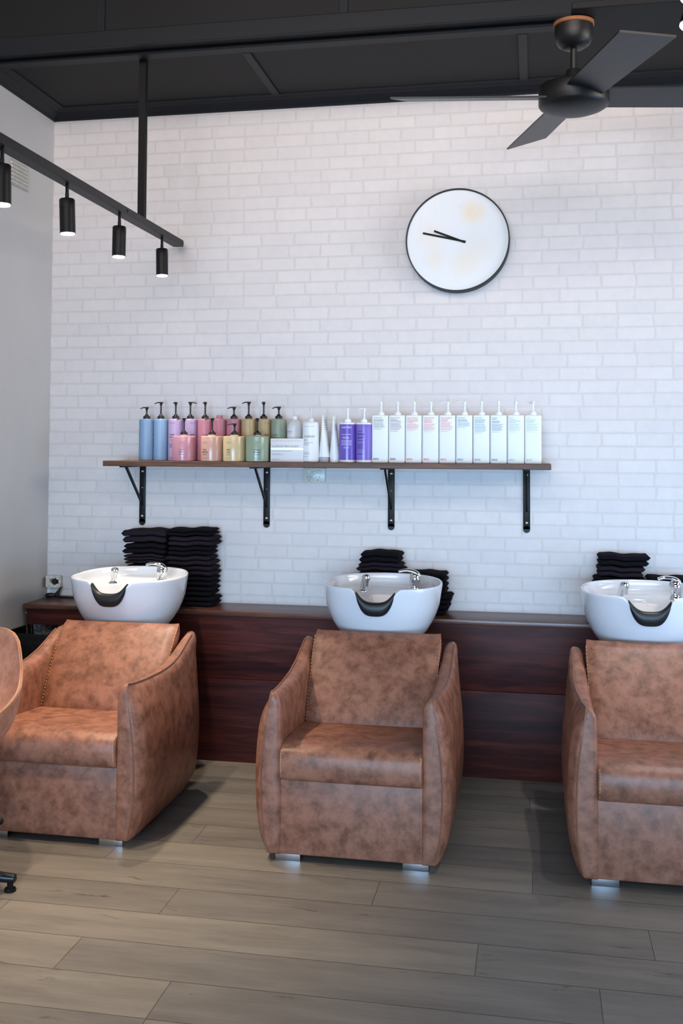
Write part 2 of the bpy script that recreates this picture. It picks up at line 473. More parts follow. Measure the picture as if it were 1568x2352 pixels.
def make_arm(s, root):
    ys = [-1.345 + (-.66 + 1.345)*k/30 for k in range(31)]
    rings = [arm_section(y, s) for y in ys]
    def shrink(r, k, y):
        c = [sum(q[i] for q in r)/len(r) for i in range(3)]
        return [(c[0] + (q[0]-c[0])*k, y, c[2] + (q[2]-c[2])*(1 - (1-k)*.25)) for q in r]
    front = [shrink(rings[0], .55, -1.356), shrink(rings[0], .78, -1.3545), shrink(rings[0], .93, -1.350)]
    back = [shrink(rings[-1], .93, -.652), shrink(rings[-1], .78, -.646), shrink(rings[-1], .4, -.642)]
    bm = NB(); loft(bm, front + rings + back)
    o = build('armrest', bm, LEATHER, root, 60)
    # piping seam: up the front edge, then along the top
    path = []
    for u, z in ((.300, .035), (.312, .08), (.321, .15), (.326, .24), (.324, .35), (.314, .45), (.302, .53), (.296, .578)):
        path.append((s*(u + .001), -1.3548 if z < .5 else -1.353, z))
    for k in range(0, 22):
        y = -1.342 + k*(.655/21); path.append((s*(lerp_tab(PU, y) + .001), y, lerp_tab(ZT, y) + .0015))
    path = curve(path, 90)
    bm = NB(); tube(bm, path, .0034, 6)
    build('piping', bm, PIPING, o, 60)
def make_chair():
    root = thing('shampoo_chair', 'x', 'chair', (0, 0, 0), 0, 'tan leather shampoo chairs')
    for s in (-1, 1): make_arm(s, root)
    # seat cushion
    prof = [(-1.350, .292), (-1.364, .305), (-1.370, .33), (-1.371, .36), (-1.364, .390), (-1.345, .408), (-1.31, .418), (-1.2, .417), (-1.05, .405), (-.90, .384), (-.90, .30), (-1.1, .292)]
    prof = curve(prof + prof[:1], 61)[:-1]
    cyy, cz = -1.13, .35
    rings = []
    for x, k in ((-.2575, .955), (-.2565, .978), (-.254, .992), (-.248, 1), (-.12, 1.004), (0, 1.005), (.12, 1.004), (.248, 1), (.254, .992), (.2565, .978), (.2575, .955)):
        rings.append([(x, cyy + (a - cyy)*k, cz + (b - cz)*k) for a, b in prof])
    bm = NB(); loft(bm, rings)
    seat = build('seat_cushion', bm, LEATHER, root, 60)
    for s in (-1, 1):
        bm = NB()
        for k in range(11):
            z = .305 + k*.009
            yy = lerp_tab([(.30, -1.3605), (.33, -1.3695), (.36, -1.3705), (.39, -1.3645), (.41, -1.345)], z) - .0005
            box(bm, s*.2505 - .001, s*.2505 + .001, yy - .0014, yy + .0015, z, z + .0058)
        build('stitching', bm, THREAD, seat, 0)
    # backrest: tilted slab, a little wider at the top
    bm = NB()
    rings = []
    for k in range(15):
        h = k/14
        yf = -.965 + .245*h - .02*math.sin(PI*h); zf = .372 + .352*h
        hw = .2545 + .013*h
        yb = yf + .115 - .055*h; zb = zf - .03 + .012*h
        if k == 14: hw -= .006
        if k == 13: hw -= .0015
        if k == 0: e = .012
        elif k == 14: e = .014
        elif k in (1, 13): e = .003
        else: e = 0
        r = []
        for q in range(25):
            x = -1 + 2*q/24
            edge = max(0, abs(x) - .9)/.1
            r.append((x*hw, yf + e + .014*edge**2 - .008*(1 - x*x), zf - e*.3))
        for q in range(25):
            x = 1 - 2*q/24
            edge = max(0, abs(x) - .9)/.1
            r.append((x*hw, yb - e - .012*edge**2, zb + (.004 if k == 14 else 0)))
        rings.append(r)
    # rounded top closing over to the back
    loft(bm, rings)
    backrest = build('backrest', bm, LEATHER, root, 50)
    for s in (-1, 1):
        bm = NB()
        for k in range(26):
            h = .06 + .9*k/26
            yf = -.965 + .245*h - .02*math.sin(PI*h); zf = .372 + .352*h; hw = .2545 + .013*h
            d = Vector((0, .245, .352)).normalized()
            c = Vector((s*(hw - .0015), yf + .0085, zf))
            a = c - d*.0036; b2 = c + d*.0036
            tube(bm, [a, b2], .0011, 5)
        build('stitching', bm, THREAD, backrest, 0)
    bm = NB(); box(bm, -.262, .262, -1.344, -1.2, .026, .31, .006, 3); build('front_panel', bm, LEATHER, root, 40)
    bm = NB(); box(bm, -.30, .30, -.74, -.655, .06, .60, .02, 4); build('back_panel', bm, LEATHER, root, 40)
    bm = NB(); box(bm, -.26, .26, -1.25, -.72, .05, .33, .01); build('frame', bm, BLACKM, root, 0)
    for sx in (-1, 1):
        for y0 in (-1.333, -.86):
            bm = NB(); x0, x1 = sorted((sx*.185, sx*.280))
            box(bm, x0, x1, y0, y0 + .004, 0, .045, .001)
            box(bm, x0 if sx < 0 else x1 - .004, x0 + .004 if sx < 0 else x1, y0, y0 + .09, 0, .045, .001)
            box(bm, x0, x1, y0, y0 + .09, .041, .045, .001)
            tube(bm, [((x0+x1)/2 - .01, y0 - .0005, .03), ((x0+x1)/2 - .01, y0 - .002, .03)], .005, 8)
            build('foot', bm, STEEL, root, 30)
    return root
chair0 = make_chair()
chair_labels = ['tan mottled leather shampoo chair at the left, next to the rubbish bin',
                'tan mottled leather shampoo chair in the middle, seen straight on',
                'tan leather shampoo chair at the right, cut off by the frame edge']
for i, cx in enumerate(CH):
    c = chair0 if i == 0 else copy_tree(chair0)
    c.location = (cx, 0, 0); c['label'] = chair_labels[i]

# ------------------------------------------------------------------ wash basins
BY, BZ = -.463, .895       # bowl centre and rim height
def se(th, a, b, n=2.35):
    c, s = math.cos(th), math.sin(th)
    return (a*math.copysign(abs(c)**(2/n), c), b*math.copysign(abs(s)**(2/n), s))
def notch(x, y, sgn=1):
    # how much of the front notch applies at lateral x (1 in the middle, 0 past the shoulders), front side only
    if y > -.08: return 0
    u = abs(x)/.110
    if u >= 1: return 0
    return .5 + .5*math.cos(PI*u**1.75)
def make_basin():
    root = thing('wash_basin', 'x', 'basin', (0, BY, BZ), 0, 'white backwash basins')
    N = 144; A, B = .260, .252
    outer = [(-.275, .35), (-.27, .45), (-.25, .575), (-.225, .68), (-.195, .77), (-.16, .85), (-.125, .91), (-.09, .953), (-.055, .975), (-.025, .991), (-.008, 1.0), (-.001, .997), (.002, .985)]
    inner = [(.001, .962), (-.004, .952), (-.012, .945), (-.028, .93), (-.040, .90)]
    rings = []
    def ring(z, k, dy=0, n=2.35, kx=None, f=1.0):
        out = []
        for i in range(N):
            th = 2*PI*i/N
            x, y = se(th, A*(kx or k), B*k, n)
            y += dy
            zz = z
            w = notch(x, y)
            if w and f: zz = min(z, z - f*w*.066)
            # slight upward sweep of the rim toward the back
            sweep = .012*max(0, y/B)*max(0, 1 + z/.1)
            out.append((x, y, zz + sweep))
        return out
    for z, k in outer:
        f = max(0, 1 + z/.085)
        rings.append(ring(z, k, 0, 2.35, None, f))
    for z, k in inner: rings.append(ring(z, k, 0, 2.35, None, 1.0 if z > -.02 else .8))
    # deck at the back and deep bowl shifted to the front
    for z, k, dy, f in ((-.044, .86, -.01, .5), (-.052, .74, -.045, .3), (-.075, .70, -.05, .12), (-.13, .64, -.05, 0), (-.17, .52, -.05, 0), (-.19, .34, -.05, 0), (-.195, .12, -.05, 0)):
        rings.append(ring(z, k, dy, 2.35, None, f))
    bm = NB(); loft(bm, rings)
    bowl = build('bowl', bm, CERAMIC, root, 60)
    bm = NB(); lathe(bm, [(.001, .004), (.02, .004), (.022, .001), (.022, -.002)], 24, (0, -.05, -.194)); build('drain', bm, CHROME, bowl)
    # rubber neck rest hanging in the notch
    bm = NB(); rings = []
    M = 41
    for q in range(M):
        x = -.082 + .164*q/(M-1)
        yy = -B*(1 - (abs(x)/A)**2.35)**(1/2.35)
        w = notch(x, -.2)
        u = x/.082
        ztop = -.060*w*1.0 + .002 + .006*u*u
        h = .050*(1 - abs(u)**4)**.5 + .004
        r = []
        sec = [(.028, -.012), (.020, -.002), (.006, .004), (-.006, .002), (-.013, -.008), (-.014, -h*.55), (-.008, -h*.9), (-.001, -h), (.002, -h*.6), (.006, -.016), (.018, -.016), (.026, -.018)]
        for dy, dz in sec: r.append((x, yy + dy + .003, ztop + dz))
        rings.append(r)
    loft(bm, rings); build('neck_rest', bm, RUBBER, root, 60)
    # lever mixer on the right of the deck
    mx, my, mz = .135, .05, -.043
    bm = NB(); lathe(bm, [(.027, 0), (.027, .004), (.024, .007), (.0235, .05), (.025, .052), (.025, .056), (.024, .06), (.022, .075), (.014, .083), (.002, .086)], 28, (mx, my, mz))
    mixer = build('mixer_tap', bm, CHROME, root, 50)
    bm = NB()
    P = curve([(mx + .022, my, mz + .060), (mx + .012, my - .002, mz + .078), (mx - .012, my - .006, mz + .091), (mx - .045, my - .012, mz + .094), (mx - .072, my - .016, mz + .088)], 16)
    tube(bm, P, [.010 + .006*math.sin(PI*min(1, k/9)) if k < 9 else .012 - .0005*(k-9) for k in range(16)], 12, flat=.62)
    build('lever', bm, CHROME, mixer, 60)
    # hand shower parked on the left of the deck
    hx, hy, hz = -.095, .02, -.045
    bm = NB(); lathe(bm, [(.021, 0), (.021, .004), (.015, .008), (.012, .012), (.012, .016)], 24, (hx, hy, hz))
    P = curve([(hx, hy, hz + .012), (hx + .003, hy - .002, hz + .035), (hx + .009, hy - .008, hz + .055), (hx + .016, hy - .018, hz + .064)], 10)
    tube(bm, P, [.012, .0125, .013, .0135, .014, .0145, .015, .016, .0165, .016], 16)
    shower = build('hand_shower', bm, CHROME, root, 60)
    bm = NB()
    lathe(bm, [(.002, .018), (.010, .0155), (.0155, .009), (.017, 0), (.0155, -.009), (.013, -.013), (.0105, -.016), (.0105, -.034), (.009, -.036), (.004, -.036)], 24, (hx + .020, hy - .024, hz + .062))
    build('spray_head', bm, CHROME, shower, 50)
    # pedestal column behind the chair
    bm = NB(); box(bm, -.14, .14, -.14, .16, -BZ, -.25, .02, 3); build('pedestal', bm, BLACKM, root, 30)
    return root
basin0 = make_basin()
basin_labels = ['white ceramic wash basin on the left, in front of the tall double towel stack',
                'white ceramic wash basin in the middle, behind the chair seen straight on',
                'white ceramic wash basin on the right, cut off by the frame edge']
for i, cx in enumerate(CH):
    b = basin0 if i == 0 else copy_tree(basin0)
    b.location = (cx - .014 - (.046 if i == 0 else 0), BY, BZ); b['label'] = basin_labels[i]

# ------------------------------------------------------------------ folded towels
def towel_mesh(name, w, d, h, seed, m, layers=2, lvl=0):
    rg = random.Random(seed)
    bm = NB()
    sg = random.Random(seed//50); ph = [sg.uniform(0, 6.28) for _ in range(6)]
    amp = .003*min(1, lvl/4)
    def wave(x, y): return amp*(math.sin(9*x/w*.7 + ph[0]) + .6*math.sin(14*x/w + ph[1]) + .5*math.sin(8*y/d + ph[2]))
    lh = h/layers
    for L in range(layers):
        z0 = L*lh; dx0 = rg.uniform(-.010, .006); dx1 = rg.uniform(-.008, .012); dyf = rg.uniform(-.006, .004)
        rings = []
        NX = 22
        for i in range(NX + 1):
            t = i/NX
            x = -w/2 + dx0 + (w + dx1 - dx0)*t
            e = min(1, min(t, 1 - t)/.055)
            k = math.sqrt(max(0.0, 1 - (1 - e)**2))
            k = .12 + .88*k
            hh = lh*.50*k
            ring = []
            for q in range(16):
                a = 2*PI*q/16
                cy_, cz_ = math.cos(a), math.sin(a)
                yy = (d/2 - .004 + dyf*.5)*math.copysign(abs(cy_)**.35, cy_)*(.94 + .06*k)
                zz = hh*math.copysign(abs(cz_)**.6, cz_)
                ring.append((x, yy, z0 + lh/2 + zz + wave(x, yy)))
            rings.append(ring)
        loft(bm, rings)
    return bm
def towel(loc, w, d, h, seed, m, label, group, rz=0, layers=2, lvl=0):
    bm = towel_mesh('towel', w, d, h, seed, m, layers, lvl)
    o = build('folded_towel', bm, m, None, 60)
    o.location = loc; o.rotation_euler = (0, 0, rz)
    tag(o, label, 'towel', group)
    return o
def ordinal(i, n):
    if i == n-1: return 'topmost'
    if i == 0: return 'bottom'
    names = {1: 'second', 2: 'third', 3: 'fourth', 4: 'fifth', 5: 'sixth', 6: 'seventh', 7: 'eighth', 8: 'ninth'}
    return names[n-1-i] + ' from top'
def stack(x0, x1, specs, where, group, y=-.096, d=.165, seed=0):
    z = .7125; n = len(specs)
    for i, (h, dx0, dx1, m, L) in enumerate(specs):
        a, b = x0 + dx0, x1 + dx1
        towel(((a + b)/2, y, z), b - a, d, h*.94, seed*50 + i, m, '%s folded towel, %s, %s' % ('black' if m is TOWELA else 'faded black', ordinal(i, n), where), group, random.Random(seed*9 + i).uniform(-.025, .025), L, i)
        z += h
TA, TB = TOWELA, TOWELB
stack(.488, .703, [(.05, 0, 0, TA, 2), (.052, .004, 0, TA, 2), (.05, .01, 0, TA, 2), (.048, .012, -.003, TA, 2), (.05, .004, -.004, TB, 3), (.054, .002, 0, TA, 2), (.068, -.010, .002, TB, 2)], 'left half of tower behind left basin', 'towels behind the left basin', seed=1)
stack(.710, .938, [(.05, 0, .012, TA, 2), (.048, 0, .008, TA, 2), (.05, .003, .006, TA, 2), (.05, .002, .012, TB, 2), (.05, 0, -.002, TB, 2), (.046, .004, -.004, TA, 2), (.05, .006, .006, TB, 2), (.036, .004, .0, TA, 2)], 'right half of tower behind left basin', 'towels behind the left basin', seed=2)
stack(1.664, 1.872, [(.05, 0, 0, TA, 2), (.052, 0, 0, TA, 2), (.048, .0, .004, TA, 2), (.048, .0, .012, TB, 2), (.042, .004, .004, TB, 2), (.052, .012, -.008, TA, 2)], 'left pile behind the middle basin', 'towels behind the middle basin', seed=3)
stack(1.890, 2.085, [(.05, 0, .006, TA, 2), (.048, 0, .022, TA, 2), (.05, .003, -.002, TA, 2), (.052, .004, -.006, TA, 2)], 'right pile behind the middle basin', 'towels behind the middle basin', seed=4)
stack(2.745, 2.972, [(.05, 0, 0, TA, 2), (.052, -.012, 0, TA, 2), (.05, .006, .0, TA, 2), (.046, .012, .004, TA, 2), (.05, .034, .006, TB, 2), (.052, .042, .022, TA, 2)], 'left pile behind the right basin', 'towels behind the right basin', seed=5)
stack(2.984, 3.19, [(.05, 0, .006, TA, 2), (.052, 0, .01, TA, 2), (.05, .003, -.002, TA, 2), (.054, .004, -.006, TA, 2)], 'right pile behind the right basin', 'towels behind the right basin', seed=6)

# ------------------------------------------------------------------ shelf with brackets
SZ = 1.422; SD = -.285
t = thing('wall_shelf', 'dark stained timber wall shelf on black metal brackets full of hair products', 'shelf', (0, 0, 0))
bm = NB(); box(bm, .424, 2.566, SD, -.003, SZ - .0265, SZ, .0025); build('shelf_board', bm, SHELFWOOD, t, 0)
for bx in (.52, 1.176, 1.804, 2.455):
    bm = NB()
    box(bm, bx - .0165, bx + .0165, -.006, -.0005, 1.107, SZ - .027, .0015)
    box(bm, bx - .0165, bx + .0165, SD + .015, -.0005, SZ - .032, SZ - .0268, .0015)
    hexpts(bm, [(bx - .004, -.006, 1.19), (bx + .004, -.006, 1.19), (bx + .004, -.003, 1.205), (bx - .004, -.003, 1.205),
                (bx - .004, SD + .055, SZ - .033), (bx + .004, SD + .055, SZ - .033), (bx + .004, SD + .075, SZ - .031), (bx - .004, SD + .075, SZ - .031)])
    lathe(bm, [(.0165, 0), (.0165, .0055)], 20, (bx, 1.107, 0))
    for v in bm.verts[-40:]: v.co = Vector((v.co.x, -.0005 - v.co.z, v.co.y))
    br = build('bracket', bm, BLACK, t, 30)
    for k, (zz, rr) in enumerate(((SZ - .055, .0075), (1.283, .004), (1.138, .0075))):
        bm = NB(); lathe(bm, [(.0005, .0045), (rr*.6, .004), (rr, .0015), (rr, 0)], 14)
        for v in bm.verts: v.co = Vector((bx + v.co.x, -.006 - v.co.z, zz + v.co.y))
        build('screw', bm, BRASS, br, 60)

# ------------------------------------------------------------------ lettering
_dg = None
def text_bm(bm, s, width, cz, cx=0, mat_i=0, surf=None, align='C', maxh=None, shear=0, off=.02):
    """add the text as a flat mesh facing -y; surf(x, z) bends it on to the bottle"""
    cu = bpy.data.curves.new('txt', 'FONT'); cu.body = s; cu.size = 1; cu.resolution_u = 2; cu.offset = off; cu.shear = shear
    to = bpy.data.objects.new('txt', cu); COL.objects.link(to)
    dg = bpy.context.evaluated_depsgraph_get(); dg.update()
    me = bpy.data.meshes.new_from_object(to.evaluated_get(dg))
    bpy.data.objects.remove(to); bpy.data.curves.remove(cu)
    if not me.vertices: return
    xs = [v.co.x for v in me.vertices]; ys = [v.co.y for v in me.vertices]
    x0, x1, y0, y1 = min(xs), max(xs), min(ys), max(ys)
    k = width/(x1 - x0)
    if maxh: k = min(k, maxh/(y1 - y0))
    w = (x1 - x0)*k
    ox = cx - w/2 if align == 'C' else cx
    vs = []
    for v in me.vertices:
        x = ox + (v.co.x - x0)*k; z = cz + (v.co.y - (y0 + y1)/2)*k
        vs.append(bm.verts.new(surf(x, z) if surf else (x, 0, z)))
    for p in me.polygons:
        try:
            f = bm.faces.new([vs[i] for i in p.vertices]); f.material_index = mat_i
        except ValueError: pass
    bpy.data.meshes.remove(me)
def bars_bm(bm, rows, surf=None, mat_i=0):
    """rows of small print too fine to read: (x0, x1, z, h), broken into word-length strokes"""
    rg = random.Random(len(rows)*7 + int(abs(rows[0][2])*1e5))
    for x0, x1, z, h in rows:
        x = x0
        while x < x1 - .0005:
            w = min(rg.uniform(.0025, .0065), x1 - x)
            n = max(1, int(w/.002))
            for q in range(n):
                a = x + w*q/n; b = x + w*(q + 1)/n
                vs = [bm.verts.new(surf(p, zz) if surf else (p, 0, zz)) for p, zz in ((a, z - h/2), (b, z - h/2), (b, z + h/2), (a, z + h/2))]
                f = bm.faces.new(vs); f.material_index = mat_i
            x += w + .0011
def cyl_surf(r, rot=0):
    R_ = r + .0004
    return lambda x, z: (R_*math.sin(x/r + rot), -R_*math.cos(x/r + rot), z)
def ink_obj(bm, m, parent, name='lettering', label=None, single=False):
    """print on a surface; blocks of print that stand well apart become meshes of their own"""
    ms = m if isinstance(m, (list, tuple)) else [m]
    F = [([tuple(v.co) for v in f.verts], f.material_index) for f in bm.faces]
    bm.free()
    F.sort(key=lambda q: -max(c[2] for c in q[0]))
    groups = []; low = None
    for vs, mi in F:
        top = max(c[2] for c in vs); bot = min(c[2] for c in vs)
        if groups and (single or top > low - .0085):
            groups[-1].append((vs, mi)); low = min(low, bot)
        else:
            groups.append([(vs, mi)]); low = bot
    for g in groups:
        me = bpy.data.meshes.new(name)
        V, P, I = [], [], []
        for vs, mi in g:
            P.append(list(range(len(V), len(V) + len(vs)))); V += vs; I.append(mi)
        me.from_pydata(V, [], P)
        for q in ms: me.materials.append(q)
        me.polygons.foreach_set('material_index', I)
        o = bpy.data.objects.new(name, me); link(o, parent)
        if label: o['label'] = label
    return o

# ------------------------------------------------------------------ pump bottles
def add_pump(root, z, m, tall, ang, s=1.0, arm=.034, rc=.0175):
    """collar, stem, head; ang is the direction of the nozzle"""
    bm = NB()
    lathe(bm, [(rc*s, 0), (rc*s, .0105*s), (rc*.95*s, .012*s), (.0115*s, .0125*s), (.009*s, .019*s), (.0065*s, .021*s), (.0042*s, .022*s), (.0042*s, tall), (.006*s, tall + .001), (.0066*s, tall + .010*s), (.0085*s, tall + .0125*s), (.0085*s, tall + .0165*s), (.002*s, tall + .018*s)], 20, (0, 0, z))
    p = build('pump', bm, m, root, 40)
    c, s_ = math.cos(ang), math.sin(ang)
    bm = NB()
    P = curve([(-.010*c, -.010*s_, z + tall + .0135*s), (.0*c, .0*s_, z + tall + .0145*s), (arm*.55*c, arm*.55*s_, z + tall + .0145*s), (arm*c, arm*s_, z + tall + .0085*s)], 10)
    tube(bm, P, [.0052, .0058, .0056, .005, .0045, .004, .0036, .0033, .003, .0027], 8, flat=.75)
    build('nozzle', bm, m, p, 60)
    return p
LEFT, RIGHT, FRONT, BACK = PI, 0, -PI/2, PI/2
def bottle_thing(name, label, group, px0, px1, y, cat='bottle'):
    p = at((px0 + px1)/2, 1058, y); s = CAM
    a = at(px0, 1058, y); b = at(px1, 1058, y)
    return thing(name, label, cat, (p[0], y, SZ + .0003), 0, group), (b[0] - a[0])/2
def pastel(name, rgb): return mat(name, hexlin(*rgb), 0.4, noise=.02, nscale=15)
BLUE = pastel('powder_blue', (116, 144, 176)); LILAC = pastel('lilac_plastic', (156, 138, 172)); ROSE = pastel('rose_plastic', (168, 108, 124))
SAND = pastel('sand_plastic', (176, 152, 112)); SAGE = pastel('sage_plastic', (136, 148, 128)); PINKJ = pastel('pink_jar', (190, 134, 146)); PEACH = pastel('peach_jar', (194, 152, 134))
CREAM = pastel('cream_jar', (200, 178, 136)); SAGEJ = pastel('sage_jar', (144, 158, 136))
for m_ in (PINKJ, PEACH, CREAM, SAGEJ): m_.node_tree.nodes['Principled BSDF'].inputs['Roughness'].default_value = .16

def tall_bottle(px0, px1, ang, tall, m, label, words, rot, pump=True, y=-.085):
    root, r = bottle_thing('pump_bottle', label, 'tall pastel pump bottles in the back row', px0, px1, y)
    r = r - .0012
    zt = .208
    bm = NB(); lathe(bm, [(r*.9, 0), (r*.985, .002), (r, .006), (r, zt - .008), (r*.985, zt - .003), (r*.92, zt), (.016, zt + .001), (.0155, zt + .004)], 40)
    build('body', bm, m, root, 40)
    if pump: add_pump(root, zt + .003, PUMPB, tall, ang)
    else:
        bm = NB(); lathe(bm, [(.0155, 0), (.0155, .016), (.0145, .0175), (.001, .0178)], 24, (0, 0, zt + .002)); build('cap', bm, m, root, 40)
    sf = cyl_surf(r, rot)
    bm = NB()
    text_bm(bm, 'TEKNIA', .030, zt - .02, 0, 1, sf, off=0)
    ws = words.split()
    for k, w in enumerate(ws): text_bm(bm, w, .034 if len(w) > 5 else .024, zt - .078 - .0125*k, 0, 0, sf, maxh=.0075)
    bars_bm(bm, [(-.010, .010, zt - .105, .0022)] + [(-.016, .016 - .004*(q % 2), zt - .123 - .006*q, .0018) for q in range(4)] + [(-.014, .012, .016, .0022)], sf, 0)
    ink_obj(bm, [INK, INKS], root)
    return root
D = math.radians
LO, HI = .041, .066
for a in ((319, 352, LEFT, LO, BLUE, 'tall powder blue bottle with pressed-down pump, leftmost on the shelf', 'TEKNIA', D(-72)),
          (352, 384.5, LEFT, HI, BLUE, 'tall powder blue bottle with raised pump, second from left', 'TEKNIA', D(-66)),
          (385.5, 419, FRONT, HI, LILAC, 'tall lilac bottle beside the blue ones, nozzle toward viewer', 'FRIZZ CONTROL', D(-8)),
          (419, 453, RIGHT, HI, LILAC, 'tall lilac bottle with raised nozzle pointing right', 'FRIZZ CONTROL', D(38)),
          (453, 487, FRONT, HI, ROSE, 'tall rose bottle next to lilac, raised pump toward viewer', 'COLOR STAY', D(18)),
          (486.5, 519, FRONT, LO, ROSE, 'tall rose bottle with a plain screw cap instead of a pump', 'COLOR STAY', D(80)),
          (519.5, 553, LEFT, LO, ROSE, 'tall rose bottle with pressed-down pump, beside the sand ones', 'COLOR STAY', D(-12)),
          (553, 587, LEFT, HI, SAND, 'tall sand yellow bottle with raised nozzle pointing left', 'DEEP CARE', D(150)),
          (587.5, 621.5, FRONT, HI, SAND, 'tall sand yellow bottle with raised nozzle toward viewer', 'DEEP CARE', D(38)),
          (621.5, 657, LEFT, LO, SAGE, 'tall sage green bottle with pressed-down pump in back row', 'ORGANIC BALANCE', D(-14))):
    tall_bottle(*a, pump=('screw cap' not in a[5]))

def jar(px0, px1, ang, tall, m, label, words, rot):
    y = -.205
    root, r = bottle_thing('pump_jar', label, 'wide pastel pump jars in the front row', px0, px1, y)
    zt = .122
    bm = NB(); lathe(bm, [(r*.93, 0), (r*.99, .002), (r, .006), (r, zt - .006), (r*.985, zt - .002), (r*.94, zt), (.02, zt + .0005), (.0195, zt + .006), (.017, zt + .007)], 48)
    build('body', bm, m, root, 40)
    add_pump(root, zt + .006, PUMPB, tall, ang, arm=.036)
    sf = cyl_surf(r, rot); bm = NB()
    text_bm(bm, 'TEKNIA' if 'FULL' not in words else 'LAKME', .026, zt - .031, 0, 1, sf, off=0)
    for k, w in enumerate(words.split()): text_bm(bm, w, .034 if len(w) > 5 else .021, zt - .066 - .0115*k, 0, 0, sf, maxh=.0072)
    bars_bm(bm, [(-.013, .013, zt - .089, .002)], sf, 0)
    bars_bm(bm, [(-.018, .018, .016, .0016)], sf, 1)
    ink_obj(bm, [INK, INKS], root)
jar(396.5, 447, PI*1.08, .064, PINKJ, 'wide pink pump jar, leftmost of the front row', 'COLOR STAY', D(6))
jar(461.5, 511.5, PI*1.05, .064, PEACH, 'wide peach pump jar, second in the front row', 'FULL DEFENSE', D(-22))
jar(512.5, 563, PI*1.04, .038, CREAM, 'wide cream yellow pump jar with pressed-down pump', 'DEEP CARE', D(-14))
jar(564.5, 616, -PI/2, .064, SAGEJ, 'wide sage green pump jar at the right of the front row', 'ORGANIC BALANCE', D(16))

# white carton
y = -.2; p = at(658.5, 1058, y); w = at(697.5, 1058, y)[0] - at(619, 1058, y)[0] - .006
root = thing('carton', 'white product carton with silver stripe standing in the front row', 'box', (p[0], y, SZ + .0003))
bm = NB(); box(bm, -w/2, w/2, 0, .06, 0, .112, .0012); build('carton_body', bm, CARTON, root, 30)
bm = NB(); box(bm, -w/2 + .001, w/2 - .001, -.0004, .001, .057, .067); build('foil_stripe', bm, SILVERF, root, 0)
bm = NB(); sf = lambda x, z: (x, -.0007, z)
text_bm(bm, 'OLAPLEX PRO SCALP', .131, .0745, -w/2 + .007, 0, sf, 'L', off=0)
bars_bm(bm, [(-w/2 + .007, -w/2 + .105, .0525, .002), (-w/2 + .007, -w/2 + .05, .039, .0016), (-w/2 + .007, -w/2 + .066, .0345, .0016), (-w/2 + .007, -w/2 + .045, .012, .0018), (-w/2 + .006, w/2 - .012, .101, .0012)], sf, 1)
ink_obj(bm, [INKS, INKS], root)
# small translucent bottle behind the carton
root, r = bottle_thing('treatment_bottle', 'translucent round-shouldered bottle with white label, behind the white carton', None, 659, 693, -.085)
bm = NB(); lathe(bm, [(r*.95, 0), (r, .004), (r, .165), (r*.97, .178), (r*.86, .19), (r*.64, .199), (.0145, .204), (.0145, .209)], 40); build('body', bm, FROST, root, 40)
bm = NB(); lathe(bm, [(r*.93, .003), (r*.965, .005), (r*.965, .158), (.001, .158)], 32); build('contents', bm, CREAMLIQ, root, 40)
bm = NB(); lathe(bm, [(.013, 0), (.013, .013), (.01, .016), (.001, .0163)], 24, (0, 0, .207)); build('cap', bm, WHITEP, root, 40)
bm = NB(); sf = cyl_surf(r + .0003)
for k in range(20):
    a, b = (-r*1.5 + k*(r*1.8)/20, -r*1.5 + (k+1)*(r*1.8)/20)
    bm.faces.new([bm.verts.new(sf(q, z)) for q, z in ((a, .04), (b, .04), (b, .173), (a, .173))])
lb = ink_obj(bm, CARTON, root, 'paper_label')
bm = NB(); sf = cyl_surf(r + .0008)
text_bm(bm, 'OLAPLEX', .044, .147, -.026, 0, sf, 'C', off=0)
bars_bm(bm, [(-.035, -.008, .138, .0016), (-.04, .002, .168, .0012)], sf, 0)
ink_obj(bm, [INKS], root)
# tall clear pump bottle
root, r = bottle_thing('conditioner_bottle', 'white labelled bottle with clear pump, right of the white carton', None, 694.5, 732.5, -.16)
bm = NB()
for_ = []
lathe(bm, [(r*.9, 0), (r*.98, .003), (r, .010), (r, .178), (r*.97, .187), (r*.85, .192), (.016, .194), (.016, .197)], 40); build('body', bm, WHITEM, root, 40)
add_pump(root, .196, CLEARP, .048, PI/2 + .3, arm=.03)
bm = NB(); sf = cyl_surf(r)
text_bm(bm, 'OLAPLEX', .058, .122, -.001, 0, sf, off=0)
text_bm(bm, 'Nº5', .019, .104, -.030, 0, sf, 'L', off=0)
bars_bm(bm, [(-.030, .018, .0925, .002), (-.030, .0, .0865, .002), (-.030, -.002, .081, .0016), (-.030, .0, .046, .0015), (-.030, .006, .041, .0015), (-.030, -.003, .036, .0015), (-.030, -.002, .026, .0018), (-.030, .028, .170, .0012)], sf, 1)
ink_obj(bm, [INK, INKS], root)
